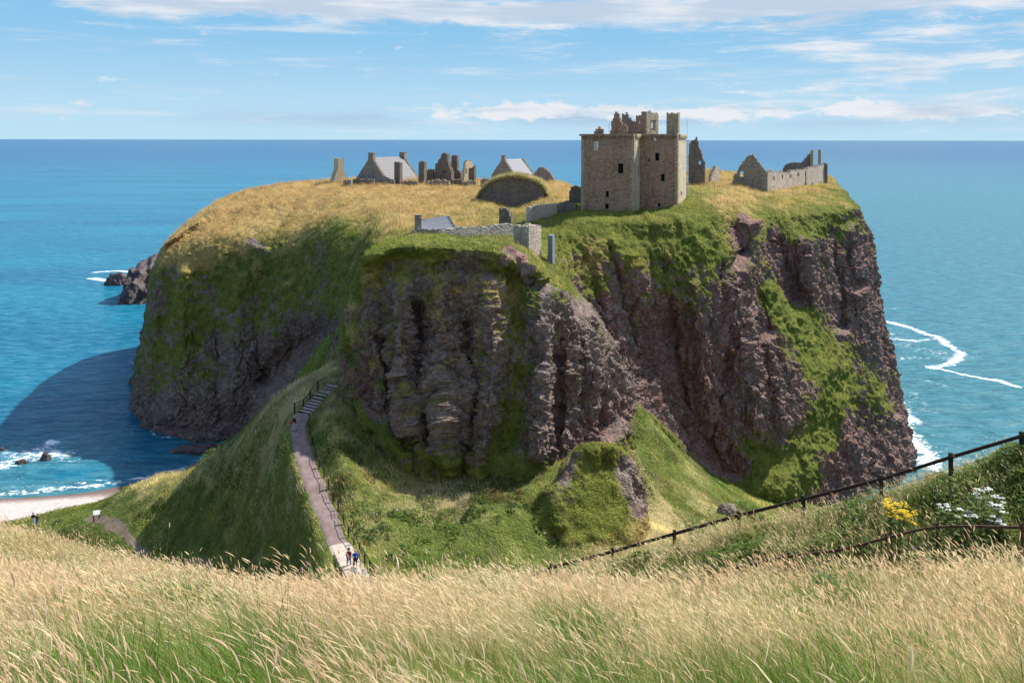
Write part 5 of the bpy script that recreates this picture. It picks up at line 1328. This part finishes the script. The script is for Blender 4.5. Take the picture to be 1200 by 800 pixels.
def slope_grass(count):
    """rough grass on the saddle and the slopes beyond the foreground"""
    y = np.sqrt(rng.uniform(36 ** 2, 150 ** 2, count * 2)); x = rng.uniform(-.72, .5, count * 2) * y
    xy = np.column_stack([x, y]); z = ground_z(xy); d = ground_d(xy)
    m = clear_mask(xy, z) & (z < 56)
    tex = fbm(np.column_stack([xy / 3.5, np.zeros(len(xy))]), 95, 3)
    m &= rng.random(len(xy)) < np.clip(.65 + .8 * tex, .15, 1)
    xy, z, d, tex = xy[m][:count], z[m][:count], d[m][:count], tex[m][:count]; n = len(xy)
    p3 = np.column_stack([xy, np.zeros(n)])
    dd = np.clip(d + .06 + .9 * fbm(p3 / 7, 96, 3) + .5 * fbm(p3 / 1.8, 97, 2), 0, 1); hue = np.clip(1 + .75 * fbm(p3 / 2.6, 99, 3) + .5 * fbm(p3 / 9, 100, 2), .4, 1.6)[:, None]
    lush = sstep(fbm(p3 / 11, 98, 2), .1, .5)
    lime = np.clip(1.6 * fbm(p3 / 6, 108, 3) + .25, -.25, .8)[:, None]; hue = hue * (1 + lime * np.array([.55, .5, .1]))
    h = rng.uniform(.2, .68, n) * (.55 + .55 * dd) * (1 + .8 * tex)
    flat = sstep(108 - xy[:, 1], -8, 2) * 0 + 1
    ln = np.column_stack([rng.normal(-.3, .25, n), rng.normal(-.05, .25, n), np.zeros(n)]) * h[:, None]
    b = np.column_stack([xy, z - .04])
    Vb, q, tr, nv = ribbons(b, h, ln, rng.uniform(.03, .075, n) * np.clip(xy[:, 1] / 80, .5, 1.3), rand_tang(n), 1)
    tag(mesh_np('slope_grass', Vb, [tr], M_blade, False, colors=np.repeat(tints(n, dd) * hue, nv, 0)), kind='stuff')
slope_grass(330000)

def meadow(n_leaf, n_stem, flank=False):
    """the tall grass the photographer stands in: green leaves below, straw seed heads above"""
    def spots(n, y0, y1, pw):
        y = (rng.uniform(y0 ** pw, y1 ** pw, n)) ** (1 / pw); x = rng.uniform(-.70, .70, n) * (y + .6)
        if flank: y = rng.uniform(-1.0, 30, n); x = np.sign(rng.random(n) - .5) * (.70 * (np.maximum(y, 0) + .6) + rng.uniform(0, 7.5, n))
        return np.column_stack([x, y])
    def info(xy):
        p3 = np.column_stack([xy, np.zeros(len(xy))])
        d = np.clip(ground_d(xy) + 1.0 * fbm(p3 / np.array([2.6, 1.6, 1]), 101, 3) - .25 * sstep(7.0 - xy[:, 1], 0, 3), 0, 1)
        return ground_z(xy), d, fbm(p3 / 1.1, 102, 3)
    wind = np.array([-1.0, -.25, 0])
    GREENS = [(-2.5, 6.2, 1.3), (-3.3, 8.3, 1.4), (-1.7, 5.0, .7), (0.5, 5.8, .9), (2.4, 6.8, 1.0), (4.2, 9.0, .9), (-6.0, 15, 1.6), (1.2, 11, .9), (-1.0, 20, 1.3), (6.0, 15, 1.1), (3.0, 4.6, .8)]
    def greens(xy):
        w_ = np.zeros(len(xy)); p3 = np.column_stack([xy, np.zeros(len(xy))]); e = .35 * fbm(p3 / .9, 105, 3)
        for a, b, r_ in GREENS: w_ = np.maximum(w_, 1 - sstep(np.hypot(xy[:, 0] - a, xy[:, 1] - b) / r_ + e, .6, 1.15))
        return w_
    # leaves
    xy = spots(n_leaf, 1.6, 48, 1.15); z, d, tx = info(xy)
    m = rng.random(len(xy)) < np.clip(.75 + .7 * tx, .25, 1); xy, z, d, tx = xy[m], z[m], d[m], tx[m]; n = len(xy)
    bank = sstep(xy[:, 1], 24.5, 26) * sstep(xy[:, 0], 3, 7); trench = sstep(xy[:, 1], 19.8, 20.6) * (1 - bank) * sstep(xy[:, 0], 4, 6) * (1 - sstep(xy[:, 1], 25.5, 27))
    gw_ = greens(xy)
    h = rng.uniform(.28, .68, n) * (1 + .45 * tx) * (1 + .75 * gw_) * (1 + .25 * bank) * (1 - .45 * trench)
    ln = (wind * rng.uniform(.05, .75, n)[:, None] + np.column_stack([rng.normal(0, .28, (n, 2)), np.zeros(n)])) * h[:, None]
    ln[:, 2] = -h * .25 * rng.random(n)
    wd = rng.uniform(.005, .010, n) * np.clip(xy[:, 1] / 9, .8, 4.2)
    Vb, q, tr, nv = ribbons(np.column_stack([xy, z - .03]), h, ln, wd, rand_tang(n), 3)
    near_green = np.clip(d * .75 - .15 + .25 * rng.random(n) - trench - .8 * gw_, 0, 1)
    tag(mesh_np('meadow_leaves', Vb, [q, tr], M_blade, False, colors=np.repeat(tints(n, near_green) * (1 + gw_[:, None] * np.array([-.15, .12, -.1])) * (1 + gw_[:, None] * rng.uniform(-.55, .2, (n, 1))), nv, 0)), kind='stuff')
    # straw stems with seed heads
    xy = spots(n_stem, 1.9, 47, 1.15); z, d, tx = info(xy)
    trench = sstep(xy[:, 1], 19.8, 20.6) * sstep(xy[:, 0], 3, 5.5) * (1 - sstep(xy[:, 1], 27, 29))
    pt = fbm(np.column_stack([xy, np.zeros(len(xy))]) / np.array([2.0, 1.3, 1]), 115, 4)
    m = rng.random(len(xy)) < np.clip(.12 + .62 * d + 1.3 * pt + .35 * tx, .04, 1) * (1 - .96 * trench) * (1 - .82 * greens(xy)); xy, z, d, tx = xy[m], z[m], d[m], tx[m]; n = len(xy)
    h = (.42 + .5 * rng.random(n) ** 1.4 + .42 * (rng.random(n) > .955)) * (1 + .45 * tx)
    amt = rng.uniform(.08, .48, n); ln = (wind * amt[:, None] + np.column_stack([rng.normal(0, .16, (n, 2)), np.zeros(n)])) * h[:, None]; ln[:, 2] = -h * .12 * amt
    dist = np.clip(xy[:, 1] / 9, .7, 4.2)
    tg = rand_tang(n); base = np.column_stack([xy, z - .03])
    Vs, q1, t1, nv1 = ribbons(base, h, ln, rng.uniform(.0030, .0045, n) * dist, tg, 3)
    cs = tints(n, np.full(n, .85)) * np.array([.95, 1.0, .9])
    # head: a slim spindle of two crossed ribbons that nods with the wind
    tipb = base + np.column_stack([np.zeros((n, 2)), h]) + ln
    hl = rng.uniform(.09, .22, n); dirv = np.column_stack([ln[:, :2] * 1.6, h * .75 + ln[:, 2]]); dirv /= np.linalg.norm(dirv, axis=1)[:, None]
    p0 = tipb - dirv * (hl * .45)[:, None]; p1 = p0 + dirv * (hl * .4)[:, None]; p2 = p1 + (dirv * .95 + wind * .14 - np.array([0, 0, .05])) * (hl * .35)[:, None]; p3_ = p2 + (dirv * .85 + wind * .28 - np.array([0, 0, .14])) * (hl * .32)[:, None]
    hw = rng.uniform(.007, .017, n) * np.clip(dist, .8, 2.4)
    out = []
    for tt in (tg, np.column_stack([-tg[:, 1], tg[:, 0]])):
        w3 = np.column_stack([tt, np.zeros(n)])
        out.append(np.stack([p0, p1 - w3 * (hw / 2)[:, None], p1 + w3 * (hw / 2)[:, None], p2 - w3 * (hw * .38)[:, None], p2 + w3 * (hw * .38)[:, None], p3_], 1))
    HV = np.concatenate(out, 1).reshape(-1, 3); off = np.arange(n)[:, None] * 12
    ht = np.vstack([np.array(f)[None] + off for f in ([0, 1, 2], [3, 5, 4], [6, 7, 8], [9, 11, 10])]); hq = np.vstack([np.array(f)[None] + off for f in ([1, 3, 4, 2], [7, 9, 10, 8])])
    ch = (np.array([.70, .57, .37]) + rng.random((n, 1)) * np.array([.22, .22, .20])) * rng.uniform(.72, 1.15, (n, 1))
    sp_ = fbm(np.column_stack([xy, np.zeros(n)]) / np.array([1.7, 1.1, 1]), 116, 3)[:, None]
    ch = ch * np.where(sp_ > .12, np.array([1.0, .90, .86]), np.where(sp_ < -.15, np.array([.92, .95, .88]), np.array([1.06, 1.02, .96])))
    V = np.vstack([Vs, HV]); o0 = len(Vs)
    C = np.vstack([np.repeat(cs, nv1, 0), np.repeat(ch, 12, 0)])
    tag(mesh_np('meadow_seed_heads', V, [q1, t1, hq + o0, ht + o0], M_blade, False, colors=C), kind='stuff')
meadow(340000, 190000)
meadow(100000, 75000, True)

def undergrowth(n):
    y = rng.uniform(22.6, 33, n); x = rng.uniform(3.0, 23, n); xy = np.column_stack([x, y]); p3 = np.column_stack([xy, np.zeros(n)])
    cl = fbm(p3 / 1.3, 111, 3); px = CX + F * x / y
    m = (rng.random(n) < np.clip(.5 + 1.1 * cl, .05, 1)); xy, cl = xy[m], cl[m]; n = len(xy); z = ground_z(xy)
    h = rng.random(n) ** .7 * np.clip(.65 + .7 * cl, .2, 1.1) * (.45 + .55 * sstep(xy[:, 1], 23, 25.5))
    c0 = np.column_stack([xy, z + h * .85]); a = rng.uniform(0, 2 * np.pi, n); L = rng.uniform(.07, .20, n); wv = L * rng.uniform(.2, .42, n)
    d = np.column_stack([np.cos(a), np.sin(a), rng.uniform(-.7, .5, n)]); sv = np.column_stack([-np.sin(a), np.cos(a), rng.uniform(-.4, .4, n)])
    V = np.stack([c0, c0 + d * (L * .45)[:, None] + sv * wv[:, None], c0 + d * L[:, None], c0 + d * (L * .45)[:, None] - sv * wv[:, None]], 1).reshape(-1, 3)
    g = np.clip(1 + .5 * fbm(np.column_stack([xy, np.zeros(n)]) / 1.8, 113, 3), .5, 1.5)[:, None]
    colr = (np.array([.045, .085, .014]) + rng.random((n, 1)) * np.array([.12, .14, .03])) * g
    tag(mesh_np('bank_undergrowth', V, [np.arange(4 * n).reshape(-1, 4)], M_blade, False, colors=np.repeat(colr, 4, 0)), kind='stuff')
undergrowth(90000)

def scrub(n):
    """low nettles and bracken growing in clumps over the slopes below the crags"""
    y = np.sqrt(rng.uniform(58 ** 2, 134 ** 2, n)); x = rng.uniform(-.58, .40, n) * y; xy = np.column_stack([x, y]); p3 = np.column_stack([xy, np.zeros(n)])
    cl = fbm(p3 / 4.5, 121, 3) + .5 * fbm(p3 / 1.4, 122, 2)
    m = cl > .30; xy, cl, p3 = xy[m], cl[m], p3[m]; z = ground_z(xy); k = clear_mask(xy, z) & (polyline_dist(xy, PATH) > 2.2); xy, cl, p3, z = xy[k], cl[k], p3[k], z[k]; n = len(xy)
    h = rng.random(n) ** .6 * np.clip(1.5 * (cl - .25), .12, 1.0)
    c0 = np.column_stack([xy, z + h]); a = rng.uniform(0, 2 * np.pi, n); L = rng.uniform(.12, .30, n); wv = L * rng.uniform(.25, .45, n)
    d = np.column_stack([np.cos(a), np.sin(a), rng.uniform(-.7, .4, n)]); sv = np.column_stack([-np.sin(a), np.cos(a), rng.uniform(-.4, .4, n)])
    V = np.stack([c0, c0 + d * (L * .45)[:, None] + sv * wv[:, None], c0 + d * L[:, None], c0 + d * (L * .45)[:, None] - sv * wv[:, None]], 1).reshape(-1, 3)
    kind = fbm(p3 / 9, 124, 2)[:, None]
    colr = np.where(kind > .12, np.array([.10, .17, .025]), np.where(kind < -.2, np.array([.13, .10, .035]), np.array([.045, .08, .016]))) * rng.uniform(.7, 1.35, (n, 1))
    fl = rng.random(n) > .985; colr[fl & (kind[:, 0] > -.1)] = np.array([.6, .6, .5])
    tag(mesh_np('slope_scrub', V, [np.arange(4 * n).reshape(-1, 4)], M_blade, False, colors=np.repeat(colr, 4, 0)), kind='stuff')
scrub(300000)

# ------------------------------------------------------------------ flowering plants and weeds
def flat_mat(name, c, tr=.3):
    m, t = new_mat(name); v = t.n('ShaderNodeTexCoord').outputs['Object']; n = t.noise(v, 30, 3, .6)
    finish(t, t.mix(n, tuple(x * .7 for x in c), c), .7, None, spec=.2, transl=tr); return m
M_leaf = flat_mat('weed_leaf', (0.10, 0.16, 0.03)); M_yel = flat_mat('yellow_petals', (0.80, 0.55, 0.01), .2); M_whf = flat_mat('white_petals', (0.78, 0.80, 0.74), .2); M_stem = flat_mat('green_stem', (0.13, 0.17, 0.05), .1); M_purp = flat_mat('purple_petals', (0.42, 0.25, 0.52), .2); M_drystem = flat_mat('dry_umbel', (0.45, 0.36, 0.26), .1)
def plant(name, label, cat, px, py, Y, h, kind, heads, spread, seed, group=None):
    rd = random.Random(seed); p = P(px, py, Y); zg = gz1(p[0], p[1]); top = p[2]
    h = max(h, top - zg)
    root = empty(name, (p[0], p[1], zg), rd.uniform(0, 6)); tag(root, label, cat, group)
    st, fl, lf = MB(), MB(), MB()
    for i in range(heads):
        a = rd.uniform(0, 2 * math.pi); r = spread * math.sqrt(rd.random()); hh = h * rd.uniform(.82, 1.0)
        x, y = r * math.cos(a), r * math.sin(a)
        st.tube([(x * .15, y * .15, -.05), (x * .5, y * .5, hh * .55), (x, y, hh)], [.008, .007, .004], 5)
        if kind == 'umbel':
            for k in range(16):
                b = rd.uniform(0, 2 * math.pi); q = .085 * math.sqrt(rd.random()); c = (x + q * math.cos(b), y + q * math.sin(b), hh + .02 - q * .25)
                st.tube([(x, y, hh - .05), c], .002, 4, False)
                n = 6; R0 = rd.uniform(.018, .028); fl.add([(c[0] + R0 * math.cos(2 * math.pi * j / n), c[1] + R0 * math.sin(2 * math.pi * j / n), c[2] + rd.uniform(-.006, .006)) for j in range(n)] + [(c[0], c[1], c[2] + .008)], [(j, (j + 1) % n, n) for j in range(n)])
        elif kind == 'daisy':
            for k in range(9):
                b = rd.uniform(0, 2 * math.pi); q = .10 * math.sqrt(rd.random()); c = (x + q * math.cos(b), y + q * math.sin(b), hh + rd.uniform(-.03, .03))
                n = 9; R0 = rd.uniform(.026, .040); V = [(c[0], c[1], c[2] + .008)]; Fs = []
                for j in range(n):
                    t0 = 2 * math.pi * j / n
                    V += [(c[0] + R0 * math.cos(t0 - .22), c[1] + R0 * math.sin(t0 - .22), c[2]), (c[0] + R0 * math.cos(t0 + .22), c[1] + R0 * math.sin(t0 + .22), c[2])]; Fs.append((0, 2 * j + 1, 2 * j + 2))
                fl.add(V, Fs)
        else:
            for k in range(22):
                b = rd.uniform(0, 2 * math.pi); el = rd.uniform(0, 1.4); R0 = .035
                fl.add([(x - .004, y, hh), (x + .004, y, hh), (x + R0 * math.cos(b) * math.cos(el), y + R0 * math.sin(b) * math.cos(el), hh + R0 * math.sin(el))], [(0, 1, 2)])
    for i in range(int(14 + 8 * heads)):
        a = rd.uniform(0, 2 * math.pi); z = h * rd.uniform(.05, .85); r = spread * rd.uniform(.1, .9) * (1 - .4 * z / h); L = rd.uniform(.10, .24); wv = L * .26; b = a + rd.uniform(-.6, .6)
        c0 = Vector((r * math.cos(a), r * math.sin(a), z)); d = Vector((math.cos(b), math.sin(b), rd.uniform(-.3, .4))); s = Vector((-math.sin(b), math.cos(b), 0))
        lf.add([c0, c0 + d * L * .45 + s * wv, c0 + d * L, c0 + d * L * .45 - s * wv], [(0, 1, 2), (0, 2, 3)])
    st.build('stem', M_stem, root); lf.build('foliage', M_leaf, root)
    if kind == 'dry': fl.build('bloom', M_drystem, root)
    else: fl.build('bloom', {'umbel': M_whf, 'daisy': M_yel, 'thistle': M_purp}[kind], root)
    return root
plant('ragwort', 'yellow flowering ragwort clump between the two fences', 'plant', 1050, 587, 26.4, .7, 'daisy', 34, .36, 1)
plant('ragwort', 'small yellow ragwort tuft just right of the big yellow clump', 'plant', 1067, 597, 26.2, .6, 'daisy', 10, .16, 2)
GU = 'white umbel flowers on the bank'
for i, (px, py, Y, hd, sp, lb) in enumerate([(1108, 588, 26.8, 5, .26, 'white umbel flower nearest the yellow ragwort'), (1134, 596, 26.2, 8, .3, 'wide white umbel clump directly above the rusty railing'), (1145, 572, 26.6, 4, .18, 'pair of small white umbels left of the tallest white flowers'),
                                             (1158, 567, 26.6, 5, .2, 'tallest white umbel flower on the bank'), (1170, 590, 26.0, 10, .26, 'dense white umbel clump at right end of the bank flowers'), (1175, 577, 26.3, 4, .2, 'small white umbel above the dense clump at right'), (1168, 603, 25.8, 7, .22, 'lowest white umbel touching the top of the rusty railing')]):
    plant('white_umbel', lb, 'plant', px, py, Y, .7, 'umbel', hd, sp, 20 + i, GU)
plant('thistle', 'leafy thistle with small purple heads in front of the rusty railing', 'plant', 1082, 645, 18.2, 1.0, 'thistle', 12, .34, 50)
plant('thistle', 'broad leafy weed with faint purple tips low in the dry grass at right', 'plant', 970, 684, 15.6, .8, 'thistle', 9, .35, 51)
plant('dock_weed', 'pale brown dried umbel stalks at the left end of the upper fence', 'plant', 668, 634, 33.0, 1.3, 'dry', 7, .5, 52)
plant('leafy_weed', 'tall green leafy weed left of the walkers on the steps', 'plant', 376, 672, 21.5, 1.3, 'thistle', 12, .55, 53)
plant('leafy_weed', 'bushy green weed beside the information board track', 'plant', 182, 644, 48, .8, 'thistle', 1, .5, 54)
